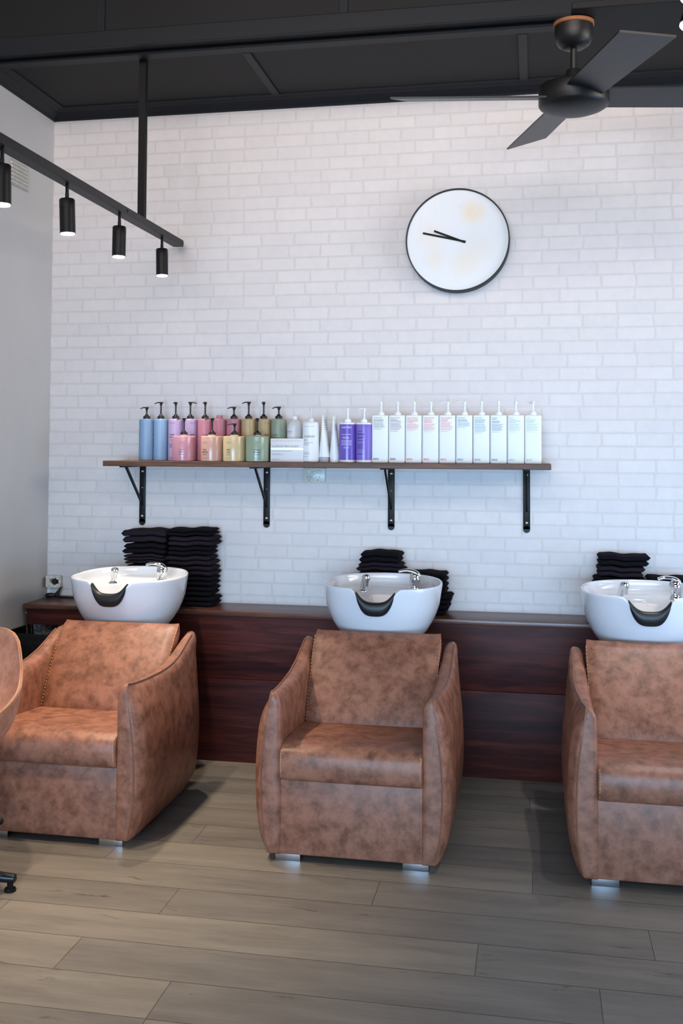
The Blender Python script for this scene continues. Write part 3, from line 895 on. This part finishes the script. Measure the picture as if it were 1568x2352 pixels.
# two white tubes standing on their caps
def crimp_tube(px0, px1, label, capm, ang):
    root, r = bottle_thing('squeeze_tube', label, 'white squeeze tubes', px0, px1, -.15)
    r *= 1.0
    bm = NB(); rings = []
    for k in range(22):
        q = k/21; z = .024 + .199*q
        ww = r*(1.0 + .22*q); th = r*(1 - q)**.85 + .0012
        rings.append([(ww*math.cos(2*PI*i/28), th*math.sin(2*PI*i/28), z) for i in range(28)])
    rings = [[(x*math.cos(ang) - y_*math.sin(ang), x*math.sin(ang) + y_*math.cos(ang), z) for x, y_, z in rg] for rg in rings]
    loft(bm, rings); build('tube_body', bm, WHITEM, root, 50)
    bm = NB(); lathe(bm, [(r*.94, 0), (r*.97, .002), (r*.97, .022), (r*.9, .025)], 32); build('cap', bm, capm, root, 40)
    bm = NB()
    def sf(x, z):
        q = min(1, max(0, (z - .024)/.199)); th = r*(1 - q)**.85 + .0016
        ww = r*(1 + .22*q); yy = -th*math.sqrt(max(0, 1 - (x/ww)**2)) - .0003
        return (x*math.cos(ang) - yy*math.sin(ang), x*math.sin(ang) + yy*math.cos(ang), z)
    bars_bm(bm, [(-.018, .016, .20 - .011*k, .0024) for k in range(5)] + [(-.012, .008, .08, .0015)], sf, 0)
    ink_obj(bm, [INKS], root)
GREYCAP = mat('grey_cap', hexlin(168, 168, 172), .35, noise=.02, nscale=30)
crimp_tube(732.5, 756.5, 'white squeeze tube on a grey cap, beside the clear pump bottle', GREYCAP, D(79))
crimp_tube(757, 779, 'white squeeze tube with white cap, beside the purple bottles', WHITEP, D(82))
# purple bottles
PURP = mat('purple_label', hexlin(112, 90, 184), .16, noise=.03, nscale=20); PURPL = mat('lilac_label', hexlin(130, 110, 196), .16, noise=.03, nscale=20)
LILT = mat('lilac_print', hexlin(196, 186, 226), .5, noise=.02, nscale=40); DKP = mat('deep_purple_ink', hexlin(66, 48, 116), .5, noise=.05, nscale=40)
for px0, px1, m, label, kind, ang in ((779, 816.8, PURP, 'purple labelled bottle with white lettering, left of the purple pair', 0, BACK), (817, 855, PURPL, 'lighter purple labelled bottle with dark lettering, right of the purple pair', 1, LEFT + .2)):
    root, r = bottle_thing('purple_bottle', label, 'purple shampoo bottles', px0, px1, -.15)
    r -= .0008
    bm = NB(); lathe(bm, [(r*.95, 0), (r*.99, .002), (r, .005), (r, .183), (r*.985, .187), (r*.94, .189), (.0165, .190), (.0165, .193)], 44); build('body', bm, WHITEP, root, 40)
    bm = NB(); lathe(bm, [(r + .0004, .011), (r + .0004, .181)], 44)
    for f in list(bm.faces):
        if len(f.verts) > 4: bm.faces.remove(f)
    build('printed_label', bm, m, root, 60)
    add_pump(root, .191, WHITEP, .050, ang, arm=.032)
    sf = cyl_surf(r + .0006); bm = NB()
    if kind == 0:
        text_bm(bm, 'FAB PRO', .052, .166, 0, 0, sf, off=.03, shear=.15)
        bars_bm(bm, [(-.024, .024, .132, .003), (-.018, .012, .119, .003), (-.018, .016, .114, .003)] + [(-.026, .026, .104 - .0045*k, .002) for k in range(6)] + [(-.014, .014, .071, .0028), (-.014, .014, .067, .002)], sf, 0)
        ink_obj(bm, [LILT], root)
    else:
        text_bm(bm, 'evo', .017, .147, -.012, 0, sf, off=.01)
        bars_bm(bm, [(-.030, .006, .134, .006), (-.030, .004, .120, .0028), (-.030, .002, .114, .0028), (-.030, .004, .104, .0028)] + [(-.030, .002, .088 - .0045*k, .002) for k in range(6)] + [(-.027, -.002, .040, .003)], sf, 0)
        rg = random.Random(5)
        bars_bm(bm, [(q, q + .0022, z, .0022) for z in (.172, .022) for q in (-.028, -.016, -.004, .006, .018, .028)], sf, 0)
        ink_obj(bm, [DKP], root)
# square white bottles
sq = [(855.5, (92, 88, 86), 'normal persons', 2, 6, BACK, 'grey'), (893.8, (110, 52, 82), 'baby got bounce', 2, 8, BACK, 'plum'), (932, (214, 96, 92), 'ritual salvation', 3, 6, BACK, 'coral red'), (970.3, (216, 92, 92), 'ritual salvation', 3, 7, BACK, 'coral red'),
      (1008.8, (220, 92, 96), 'mane attention', 2, 8, LEFT + .25, 'coral red'), (1047.2, (46, 130, 164), 'the therapist', 2, 4, LEFT + .12, 'blue'), (1086.2, (62, 144, 176), 'the therapist', 3, 8, BACK, 'blue'), (1125.2, (44, 110, 146), 'the great hydrator', 2, 7, BACK, 'blue'),
      (1164.6, (146, 192, 172), 'gluttony', 3, 7, BACK, 'pale green'), (1204.2, (152, 194, 176), 'gluttony', 3, 7, BACK + .5, 'pale green')]
sq_lab = ['square white pump bottle with grey print, leftmost of the white row', 'square white pump bottle with plum print, second in the white row',
          'square white pump bottle with red print, beside the plum printed one', 'square white pump bottle, middle of the three with red print',
          'square white pump bottle with red print and nozzle pointing left, beside the blue ones', 'square white pump bottle with short blue print and long left-pointing nozzle',
          'square white pump bottle with long blue print, middle of the three blue ones', 'square white pump bottle with dark blue print, rightmost of the three blue ones',
          'square white pump bottle with pale green print, second from the right end', 'square white pump bottle with pale green print at the right end of the shelf']
for i, (px0, rgb, title, nsub, nbody, ang, cn) in enumerate(sq):
    px1 = (sq[i+1][0] if i < 9 else 1243.5)
    y = -.13
    root, r = bottle_thing('square_bottle', sq_lab[i], 'square white pump bottles', px0, px1, y)
    hw = r - .0008; zt = .224; dd = hw
    bm = NB(); rings = []
    def rr(hw_, rad, z, n=6):
        out = []
        for cx_, cy_, a0 in ((hw_-rad, hw_-rad, 0), (-hw_+rad, hw_-rad, 90), (-hw_+rad, -hw_+rad, 180), (hw_-rad, -hw_+rad, 270)):
            for q in range(n+1):
                a = math.radians(a0 + 90*q/n); out.append((cx_ + rad*math.cos(a), cy_ + rad*math.sin(a), z))
        return out
    for z, k in ((0, .95), (.002, .985), (.005, 1), (zt - .006, 1), (zt - .002, .985), (zt, .94), (zt + .001, .6)): rings.append(rr(hw*k, .008, z))
    loft(bm, rings); build('body', bm, WHITEM, root, 40)
    add_pump(root, zt + .0005, WHITEP, .048, ang, s=1.0, arm=.036, rc=.0165)
    col = mat('print_%s_%d' % (cn.replace(' ', '_'), i), hexlin(*rgb), .6, noise=.02, nscale=50)
    sf = lambda x, z: (x, -hw - .0006, z)
    bm = NB(); x0 = -hw + .009
    z = zt - .0125
    lines = title.split()
    if title == 'the great hydrator': tl = ['the great', 'hydrator']
    else: tl = [title]
    for q in tl:
        text_bm(bm, q, min(.052, .0042*len(q) if len(q) > 8 else .036), z, x0, 0, sf, 'L', maxh=.0062, off=.015); z -= .0075
    z -= .0015
    rg = random.Random(i)
    rows = []
    for q in range(nsub): rows.append((x0, x0 + rg.uniform(.03, .052), z, .0026)); z -= .0062
    z -= .0015
    for q in range(nbody): rows.append((x0, x0 + rg.uniform(.042, .057), z, .0017)); z -= .0048
    rows.append((x0, x0 + .034, z - .0025, .0013))
    bars_bm(bm, rows, sf, 0)
    ink_obj(bm, [col], root)
    bm = NB(); text_bm(bm, 'evo', .0265, .0165, x0 - .001, 0, sf, 'L', off=.015)
    ink_obj(bm, [col], root, 'logo')

# ------------------------------------------------------------------ clock
CC = at(1049.5, 550, -.074); CR = .2495
root = thing('wall_clock', 'large round white wall clock with thin black rim and two black hands', 'clock', (CC[0], 0, CC[2]))
def ydisc(bm, prof, seg=96):
    n0 = len(bm.verts)
    lathe(bm, prof, seg)
    bm.verts.ensure_lookup_table()
    for v in list(bm.verts)[n0:]: v.co = Vector((v.co.x, -v.co.z, v.co.y))
k = NT('clock_face'); tc = k.n('ShaderNodeTexCoord')
col = None
for (px, pz, rad, st) in ((.075, .135, .085, .8), (-.12, .02, .10, .35), (-.11, -.09, .07, .4), (.03, -.12, .10, .4), (.10, -.05, .12, .25)):
    vd = k.n('ShaderNodeVectorMath', operation='DISTANCE'); k.l(k.mapping((1, 0, 1), tc.outputs['Object']), vd.inputs[0]); vd.inputs[1].default_value = (px, 0, pz)
    mr = k.n('ShaderNodeMapRange', interpolation_type='SMOOTHSTEP'); k.l(vd.outputs['Value'], mr.inputs[0])
    mr.inputs[1].default_value = rad; mr.inputs[2].default_value = rad*.15; mr.inputs[3].default_value = 0; mr.inputs[4].default_value = st
    col = k.mix(mr.outputs[0], col if col is not None else hexlin(212, 217, 221), hexlin(218, 202, 176))
FACE = k.out(col, .3, .4)
bm = NB(); ydisc(bm, [(CR - .004, .012), (CR - .004, .060), (.001, .060)]); build('clock_face', bm, FACE, root, 40)
bm = NB(); ydisc(bm, [(CR, .001), (CR, .071), (CR - .001, .074), (CR - .005, .074), (CR - .006, .071), (CR - .006, .052), (CR - .02, .02), (CR - .02, .001)])
for f in list(bm.faces):
    if len(f.verts) > 4: bm.faces.remove(f)
build('rim', bm, BLACK, root, 40)
def hand(tip, tail, w, y):
    a = at(*tip, y); b = at(*tail, y)
    dx, dz = a[0] - b[0], a[2] - b[2]; L = math.hypot(dx, dz); nx, nz = -dz/L*w, dx/L*w
    bm = NB(); pts = []
    for q in (y - .001, y + .001):
        for (px, pz), s in (((a[0], a[2]), 1), ((a[0], a[2]), -1), ((b[0], b[2]), -1), ((b[0], b[2]), 1)):
            pts.append((px + s*nx - CC[0], q, pz + s*nz - CC[2]))
    # pts order: bottom quad then top quad
    hexpts(bm, pts); return bm
build('clock_hand', hand((971, 535.5), (1069, 555), .0045, -.064), BLACKM, root, 0)
build('clock_hand', hand((996.5, 530.5), (1068, 556.5), .0045, -.067), BLACKM, root, 0)
PALEN = mat('pale_numeral', hexlin(209, 214, 218), .3, noise=.01, nscale=20)
for num, a in ((12, 90), (1, 60), (2, 30), (3, 0), (4, -30), (5, -60), (6, -90), (7, -120), (8, -150), (9, 180), (10, 150), (11, 120)):
    cx_, cz_ = .185*math.cos(math.radians(a)), .185*math.sin(math.radians(a))
    for q, ch in enumerate(str(num)):
        bm = NB(); text_bm(bm, ch, .03, cz_, cx_ + (q - (len(str(num)) - 1)/2)*.032, 0, lambda x, z: (x, -.0604, z), maxh=.06, off=-.012)
        ink_obj(bm, PALEN, root, 'numeral', single=True)

# ------------------------------------------------------------------ power outlet under the shelf
OC = at(722, 1091.5, 0)
root = thing('power_outlet', 'white double power outlet with switches, on the wall under the shelf', 'outlet', (OC[0], 0, OC[2]))
bm = NB(); box(bm, -.0575, .0575, -.011, -.0005, -.036, .036, .006, 3); plate = build('faceplate', bm, OUTLETW, root, 40)
bm = NB(); box(bm, -.0385, .0345, -.0122, -.009, -.0355, .0355, .001); build('centre_plate', bm, OUTLETW, root, 30)
for x, z in ((-.028, .018), (-.0015, .010), (.0235, .0165)):
    bm = NB(); box(bm, x - .0085, x + .0085, -.0155, -.011, z - .0085, z + .0085, .0025, 2); build('switch', bm, OUTLETW, root, 40)
for x in (-.0245, .0195):
    bm = NB()
    for dx, dz, a in ((-.007, -.009, .55), (.007, -.009, -.55), (0, -.0235, 0)):
        c, s = math.cos(a), math.sin(a)
        pts = []
        for yy in (-.0127, -.012):
            for u, w in ((-.0011, -.004), (.0011, -.004), (.0011, .004), (-.0011, .004)):
                pts.append((x + dx + u*c + w*s, yy, dz - u*s + w*c))
        hexpts(bm, pts)
    build('socket_slots', bm, BLACKM, root, 0)

# ------------------------------------------------------------------ broken wall box in the corner, tape, black plug
root = thing('junction_box', 'broken open electrical wall box in the left corner above the bench', 'wall box', (.004, 0, .792))
JW = mat('dirty_plate', hexlin(206, 202, 192), .5, noise=.25, nscale=70); RUST = mat('box_cavity', hexlin(58, 40, 30), .8, noise=.6, nscale=60); CARD = mat('box_side', hexlin(138, 108, 84), .8, noise=.15, nscale=40)
bm = NB()
rg = random.Random(11)
outer = [(0, -.031), (.083, -.031), (.083, .031), (0, .031)]
def frame_pts(n=40):
    A, B = [], []
    for i in range(n):
        a = 2*PI*i/n
        c, s = math.cos(a), math.sin(a); m = max(abs(c)/.0415, abs(s)/.031)
        A.append((.0415 + c/m, s/m))
        rr_ = 1 + rg.uniform(-.28, .18)
        B.append((.048 + c*.024*rr_, .001 + s*.018*rr_))
    return A, B
A_, B_ = frame_pts()
loft(bm, [[(x, -.002, z) for x, z in A_], [(x, -.024, z) for x, z in A_], [(x, -.026, z) for x, z in [(q[0]*.99 + .0004, q[1]*.98) for q in A_]], [(x, -.0255, z) for x, z in B_], [(x, -.004, z) for x, z in B_]], True, False)
build('cover_plate', bm, JW, root, 20)
bm = NB(); box(bm, .006, .078, -.006, -.001, -.028, .028)
for q in range(5):
    P = curve([(rg.uniform(.03, .06), -.006, rg.uniform(-.01, .012)), (rg.uniform(.03, .06), -.016, rg.uniform(-.015, .012)), (rg.uniform(.035, .065), -.02, rg.uniform(-.012, .012))], 8)
    tube(bm, P, .0022, 6)
build('cavity', bm, RUST, root, 0)
bm = NB(); box(bm, -.002, .0015, -.05, -.002, -.026, .02, .001); build('side_flap', bm, CARD, root, 0)
bm = NB(); box(bm, 0.001, .017, -.004, -.0005, -.0795, -.0315, .0005); o = build('conduit', bm, WHITEP, root, 0)
root = thing('power_plug', 'black power plug and short lead lying on the bench in the left corner', 'plug', (.06, -.03, .7115))
bm = NB()
P = curve([(-.05, 0, .008), (-.03, -.004, .012), (0, 0, .012), (.022, 0, .014)], 14)
tube(bm, P, [.006, .009, .011, .012, .012, .012, .011, .011, .010, .010, .011, .012, .011, .006], 10)
P = curve([(.008, 0, .018), (.02, 0, .034), (.028, 0, .05), (.04, .001, .058)], 10)
tube(bm, P, [.009, .009, .008, .0075, .006, .005, .004, .003, .002, .0015], 8)
build('plug_body', bm, RUBBER, root, 50)
bm = NB(); box(bm, .02, .135, -.012, .012, .0, .010, .003); build('cable_strap', bm, RUBBER, root, 30)

# ------------------------------------------------------------------ wall vent
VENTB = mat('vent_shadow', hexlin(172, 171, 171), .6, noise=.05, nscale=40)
root = thing('wall_vent', 'white grid air vent high on the left wall behind the track light', 'vent', (0, -.372, 2.822))
bm = NB()
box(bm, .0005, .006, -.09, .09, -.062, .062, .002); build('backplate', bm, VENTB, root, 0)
bm = NB()
for i in range(8):
    for j in range(6):
        y = -.082 + i*.0213; z = -.054 + j*.0187
        hexpts(bm, [(.0055, y, z), (.0055, y + .015, z), (.0055, y + .015, z + .0125), (.0055, y, z + .0125), (.014, y + .002, z + .001), (.014, y + .013, z + .001), (.0075, y + .013, z + .011), (.0075, y + .002, z + .011)])
build('grille', bm, OUTLETW, root, 0)

# ------------------------------------------------------------------ track lights
def head(parent, base, axis, L=.128, r=.0285, stem=.055):
    """spot head hanging from base along axis (unit, downward)"""
    ax = Vector(axis).normalized()
    q = Vector((0, 0, -1)).rotation_difference(ax).to_matrix()
    def put(bm):
        for v in bm.verts: v.co = Vector(base) + Vector((0, 0, -stem)) + q @ v.co
    bm = NB()
    lathe(bm, [(.004, 0), (r*.9, 0), (r, -.004), (r, -.034), (r*.975, -.0345), (r*.975, -.036), (r, -.0365), (r, -L), (r*.9, -L), (r*.86, -L + .012), (.002, -L + .014)], 40)
    put(bm); h = build('spot_head', bm, BLACK, parent, 40)
    bm = NB(); lathe(bm, [(r*.9, -L - .0005), (r*.88, -L - .004), (r*.5, -L - .006), (.001, -L - .0065)], 40); put(bm)
    build('glowing_lens', bm, GLOW, h, 60, 'bright white lens')
    bm = NB(); tube(bm, [tuple(Vector(base) + Vector((0, 0, .001))), tuple(Vector(base) + Vector((0, 0, -stem*.7)))], .0065, 14)
    tube(bm, [tuple(Vector(base) + Vector((0, 0, -stem*.65))), tuple(Vector(base) + Vector((0, 0, -stem - .004)))], .0072, 14)
    build('stem', bm, BLACK, h, 60)
    return Vector(base) + Vector((0, 0, -stem)) + ax*(L + .01), ax
SPOTS = []
pe = Vector(at(410, 560, -.06)); pf = Vector(at(0, 325, -2.0))
dv = (pf - pe).normalized()
far = pe + dv*2.9
root = thing('track_light', 'long black track light with spot heads hanging on a rod near the left wall', 'light', (pe.x, pe.y, pe.z), 0, 'hanging track lights')
def track(root, a, b, rod_pts, rod_top, heads):
    o = Vector(root.location); a = a - o; b = b - o
    d = (b - a).normalized(); side = d.cross(Vector((0, 0, 1))).normalized(); up = side.cross(d).normalized()
    bm = NB(); hw, hh = .026, .016
    hexpts(bm, [tuple(p + side*sx*hw + up*sz*hh) for sx, sz, p in ((-1, -1, a), (1, -1, a), (1, -1, b), (-1, -1, b), (-1, 1, a), (1, 1, a), (1, 1, b), (-1, 1, b))], .0015)
    rail = build('rail', bm, BLACK, root, 0)
    for s_ in (.012, .83):
        bm = NB()
        p = a + d*s_*1.0 - side*.0262
        bmesh.ops.create_icosphere(bm, subdivisions=1, radius=.0045, matrix=Matrix.Translation(p))
        build('screw', bm, BLACKM, rail, 60)
        bm = NB(); p = a + d*s_*1.0 + side*.0262
        bmesh.ops.create_icosphere(bm, subdivisions=1, radius=.0045, matrix=Matrix.Translation(p))
        build('screw', bm, BLACKM, rail, 60)
    for rp in rod_pts:
        p = a + d*rp
        bm = NB(); box(bm, p.x - .0155, p.x + .0155, p.y - .0155, p.y + .0155, p.z + .01, rod_top(p.y + o.y) - o.z, .001)
        build('rod', bm, BLACKM, root, 0)
    for s_, ax in heads:
        p = a + d*s_ - up*hh
        e, ax = head(root, p, ax)
        SPOTS.append((e + o, ax))
ceil_at = lambda y: (ZC if y > YB else ZH - .06)
s_of = lambda Y: (Y + .06)/dv.y
track(root, pe, far, [s_of(-.628), s_of(-2.5)], ceil_at, [(s_of(-.331), (.03, -.02, -1)), (s_of(-.913), (.0, -.02, -1)), (s_of(-1.466), (.03, .02, -1)), (s_of(-1.984), (.02, 0, -1)), (s_of(-2.55), (.05, 0, -1))])
# matching fixture on the right: only two glowing heads reach into the frame
pr = Vector((3.20, -.5, 2.80)); pr2 = Vector((2.76, -3.3, 2.78))
root = thing('track_light', 'black spotlights at the upper right frame edge with glaring white lenses', 'light', tuple(pr), 0, 'hanging track lights')
dr = (pr2 - pr).normalized()
sr = lambda Y: (Y - pr.y)/dr.y
track(root, pr, pr2, [sr(-.64), sr(-2.6)], ceil_at, [(sr(-.75), (.03, -.02, -1)), (sr(-1.45), (.0, 0, -1)), (sr(-2.19), (-.34, -.10, -1)), (sr(-2.36), (-.30, -.16, -1))])

# ------------------------------------------------------------------ ceiling fan
FX, FY, FZ = 2.636, -1.14, 2.80
root = thing('ceiling_fan', 'black four-blade ceiling fan with timber mounting block, hanging at the upper right', 'fan', (FX, FY, FZ))
root.rotation_euler = (math.radians(2.2), 0, 0)
bm = NB(); lathe(bm, [(.001, -.074), (.04, -.0725), (.08, -.066), (.11, -.055), (.124, -.046), (.1285, -.038), (.1285, .022), (.124, .031), (.1, .036), (.04, .039), (.001, .04)], 64); build('motor_housing', bm, FANBLACK, root, 30)
bm = NB(); lathe(bm, [(.042, .036), (.038, .05), (.026, .09), (.016, .088), (.0125, .09), (.0125, .2)], 32); build('downrod', bm, FANBLACK, root, 40)
bm = NB(); lathe(bm, [(.015, .168), (.04, .170), (.058, .182), (.067, .2), (.070, .225), (.070, .25), (.001, .25)], 48); build('canopy', bm, FANBLACK, root, 40)
bm = NB(); lathe(bm, [(.071, .250), (.074, .252), (.074, .264), (.001, .264)], 48); build('mounting_block', bm, ORANGE, root, 40)
for a in (189, 106, 9, 288):
    a = math.radians(a)
    rad = Vector((math.cos(a), math.sin(a), 0)); tan = Vector((-math.sin(a), math.cos(a), 0))
    pitch = math.radians(13)
    wdir = tan*math.cos(pitch) - Vector((0, 0, 1))*math.sin(pitch); nrm = rad.cross(wdir).normalized()
    bm = NB(); rings = []
    for k in range(26):
        q = k/25; rr_ = .09 + (.645 - .09)*q
        hw = .066 + .012*q
        sk = 0.0
        if q > .93: pass
        ring = []
        for s, nz in ((-1, -1), (-.5, -1), (0, -1), (.5, -1), (1, -1), (1, 1), (.5, 1), (0, 1), (-.5, 1), (-1, 1)):
            ext = (.035*(s)*q**6)            # slanted tip
            ring.append(tuple(rad*(rr_ + ext) + wdir*hw*s + nrm*.0035*nz + Vector((0, 0, -.012))))
        rings.append(ring)
    loft(bm, rings); build('blade', bm, BLADE, root, 30)

# ------------------------------------------------------------------ rubbish bin with liner
root = thing('rubbish_bin', 'black rubbish bin with crumpled shiny black liner between bench and left chair', 'bin', (.19, -.42, 0))
def rrect(hx, hy, rad, z, n=8, jit=0, rg=None):
    out = []
    for cx_, cy_, a0 in ((hx-rad, hy-rad, 0), (-hx+rad, hy-rad, 90), (-hx+rad, -hy+rad, 180), (hx-rad, -hy+rad, 270)):
        for q in range(n+1):
            a = math.radians(a0 + 90*q/n); j = (rg.uniform(-jit, jit) if rg else 0)
            out.append((cx_ + (rad + j)*math.cos(a), cy_ + (rad + j)*math.sin(a), z + (rg.uniform(-jit, jit) if rg else 0)))
    return out
bm = NB(); loft(bm, [rrect(.115, .095, .03, 0), rrect(.12, .10, .03, .01), rrect(.148, .128, .035, .60), rrect(.143, .123, .033, .60), rrect(.115, .095, .03, .02)]); build('bin_body', bm, BINM, root, 30)
rg = random.Random(4)
bm = NB(); loft(bm, [rrect(.153, .133, .036, .43, 8, .012, rg), rrect(.152, .132, .036, .5, 8, .006, rg), rrect(.155, .134, .036, .57, 8, .006, rg), rrect(.154, .134, .036, .612, 8, .006, rg), rrect(.138, .118, .03, .618, 8, .006, rg), rrect(.13, .11, .03, .56, 8, .01, rg), rrect(.10, .08, .03, .5, 8, .015, rg)]); build('bin_liner', bm, BAGM, root, 80)

# ------------------------------------------------------------------ styling chair at the left frame edge
root = thing('styling_chair', 'rosy tan bucket styling chair on black star base, cut off by the left edge', 'chair', (.495, -1.80, 0), math.radians(4))
def shell_pt(th, v, inset=0.0):
    """th: angle around the seat (0 = back, +-180 = front), v: 0 seat bottom .. 1 rim"""
    a = abs(th)
    rim = lerp_tab([(0, .825), (30, .823), (42, .812), (50, .79), (58, .74), (66, .69), (76, .655), (92, .625), (120, .58), (150, .55), (180, .54)], a)
    rb = .15; zb = .462
    ro = lerp_tab([(0, .285), (60, .29), (90, .285), (130, .275), (180, .265)], a)
    q = v
    rad = rb + (ro - rb)*math.sin(q*PI/2)**.75
    z = zb + (rim - zb)*(1 - math.cos(q*PI/2))**.85
    rad -= inset
    return (rad*math.sin(math.radians(th)), rad*math.cos(math.radians(th)), z + inset*.4)
NTH = 72
bm = NB()
rings = [[shell_pt(-180 + 360*i/NTH, k/16) for i in range(NTH)] for k in range(17)]
rings = [[(0.02*x, .02*y, .425) for x, y, z in rings[0]]] + rings
rings += [[shell_pt(-180 + 360*i/NTH, 1 - k/16, .011) for i in range(NTH)] for k in range(17)]
rings += [[(0.02*x, .02*y, .452) for x, y, z in rings[0]]]
loft(bm, rings); shell = build('bucket_seat', bm, LEATHER_PINK, root, 70)
bm = NB(); P = [tuple(Vector(shell_pt(-180 + 360*i/NTH, 1.0, .004)) + Vector((0, 0, .002))) for i in range(NTH + 1)]
tube(bm, P, .004, 6); build('piping', bm, mat('rosy_piping', hexlin(150, 104, 76), .6, noise=.05, nscale=40), shell, 60)
bm = NB()
lathe(bm, [(.03, .09), (.03, .30), (.022, .302), (.022, .40), (.10, .41), (.10, .425), (.001, .426)], 32)
build('gas_column', bm, BLACKM, root, 30)
STARB = mat('star_base_black', hexlin(20, 24, 30), .25, noise=.08, nscale=30)
rz0 = math.radians(4)
foot_world = Vector((.765, -1.765, 0)) - Vector((.495, -1.80, 0))
a_first = math.atan2(foot_world.y, foot_world.x) - rz0
RL = foot_world.length
for k in range(5):
    a = a_first + 2*PI*k/5; c, s = math.cos(a), math.sin(a)
    bm = NB()
    P = [(.02*c, .02*s, .060), (.1*c, .1*s, .056), (.2*c, .2*s, .049), ((RL)*c, (RL)*s, .043), ((RL + .020)*c, (RL + .020)*s, .042), ((RL + .024)*c, (RL + .024)*s, .042)]
    tube(bm, P, [.022, .021, .019, .0165, .0155, .009], 12, flat=.95)
    leg = build('base_leg', bm, STARB, root, 50)
    bm = NB(); lathe(bm, [(.019, 0), (.020, .003), (.018, .010), (.009, .013), (.008, .016), (.010, .018), (.010, .034), (.001, .036)], 24, ((RL + .004)*c, (RL + .004)*s, 0)); build('glide', bm, BLACKM, leg, 40)
bm = NB()
le = Matrix.Rotation(-rz0, 3, 'Z') @ (Vector(at(0, 1886, -1.85)) - Vector((.495, -1.80, 0)))
tube(bm, [(0, 0, .40), tuple(le*.6 + Vector((0, 0, .12))), tuple(le)], .005, 8)
bmesh.ops.create_uvsphere(bm, u_segments=14, v_segments=10, radius=.012, matrix=Matrix.Translation(le))
build('height_lever', bm, BLACKM, root, 50)

# ------------------------------------------------------------------ light
def area(name, loc, size, sizey, energy, col, rot):
    d = bpy.data.lights.new(name, 'AREA'); d.shape = 'RECTANGLE'; d.size = size; d.size_y = sizey; d.energy = energy; d.color = col
    o = bpy.data.objects.new(name, d); COL.objects.link(o); o.location = loc; o.rotation_euler = rot
    return o
def spot(name, loc, axis, energy, col, ang=75, blend=.5, r=.024):
    d = bpy.data.lights.new(name, 'SPOT'); d.energy = energy; d.color = col; d.spot_size = math.radians(ang); d.spot_blend = blend; d.shadow_soft_size = r
    o = bpy.data.objects.new(name, d); COL.objects.link(o); o.location = loc
    o.rotation_euler = Vector(axis).to_track_quat('-Z', 'Y').to_euler()
    return o
L = L = L = L = L = area('shop_window_daylight', (2.6, YF + .15, .9), 5.0, 1.3, 47, (.41, .68, 1.0), (math.radians(89), 0, 0)); L.data.spread = math.radians(50)
area('side_blue_fill', (XR - .06, -1.5, .8), 1.8, 1.5, 56, (.48, .70, 1.0), (math.radians(90), 0, math.radians(90)))  # added low blue fill on the right; no real door stands there
L = area('side_neutral_fill', (XR - .06, -1.9, 2.5), 2.4, .9, 34, (1.0, .92, .86), (math.radians(90), 0, math.radians(90))); L.data.spread = math.radians(110)  # added neutral fill to lift the left and upper walls, not an actual window
L = area('front_neutral_fill', (2.4, YF + .15, 3.2), 5.0, .9, 34, (1.0, .95, .93), (math.radians(93), 0, 0)); L.data.spread = math.radians(80)  # added neutral fill from the front for the upper back wall, no window behind it
L = area('warm_wall_wash', (1.6, -3.3, 3.35), 4.6, .5, 36, (1.0, .87, .79), (math.radians(94), 0, 0)); L.data.spread = math.radians(110)  # added warm fill hung without a fixture, brightens the top of the wall
for i, (p, ax) in enumerate(SPOTS):
    left = i < 5
    e = (70, 80, 80, 78, 84, 52, 30, 3, 1)[i]
    c = ((1.0, .92, .82) if i == 0 else (1.0, .83, .62)) if left else (.94, .97, 1.0)
    spot('spot_lamp', p + ax*.006, ax, e, c, 58 if i in (0, 5) else 72, .8)
w = bpy.data.worlds.new('world'); SC.world = w; w.use_nodes = True
bg = w.node_tree.nodes['Background']; bg.inputs[0].default_value = (.72, .84, 1.0, 1); bg.inputs[1].default_value = .15
SC.view_settings.view_transform = 'Standard'
SC.view_settings.look = 'None'
SC.view_settings.exposure = -0.1
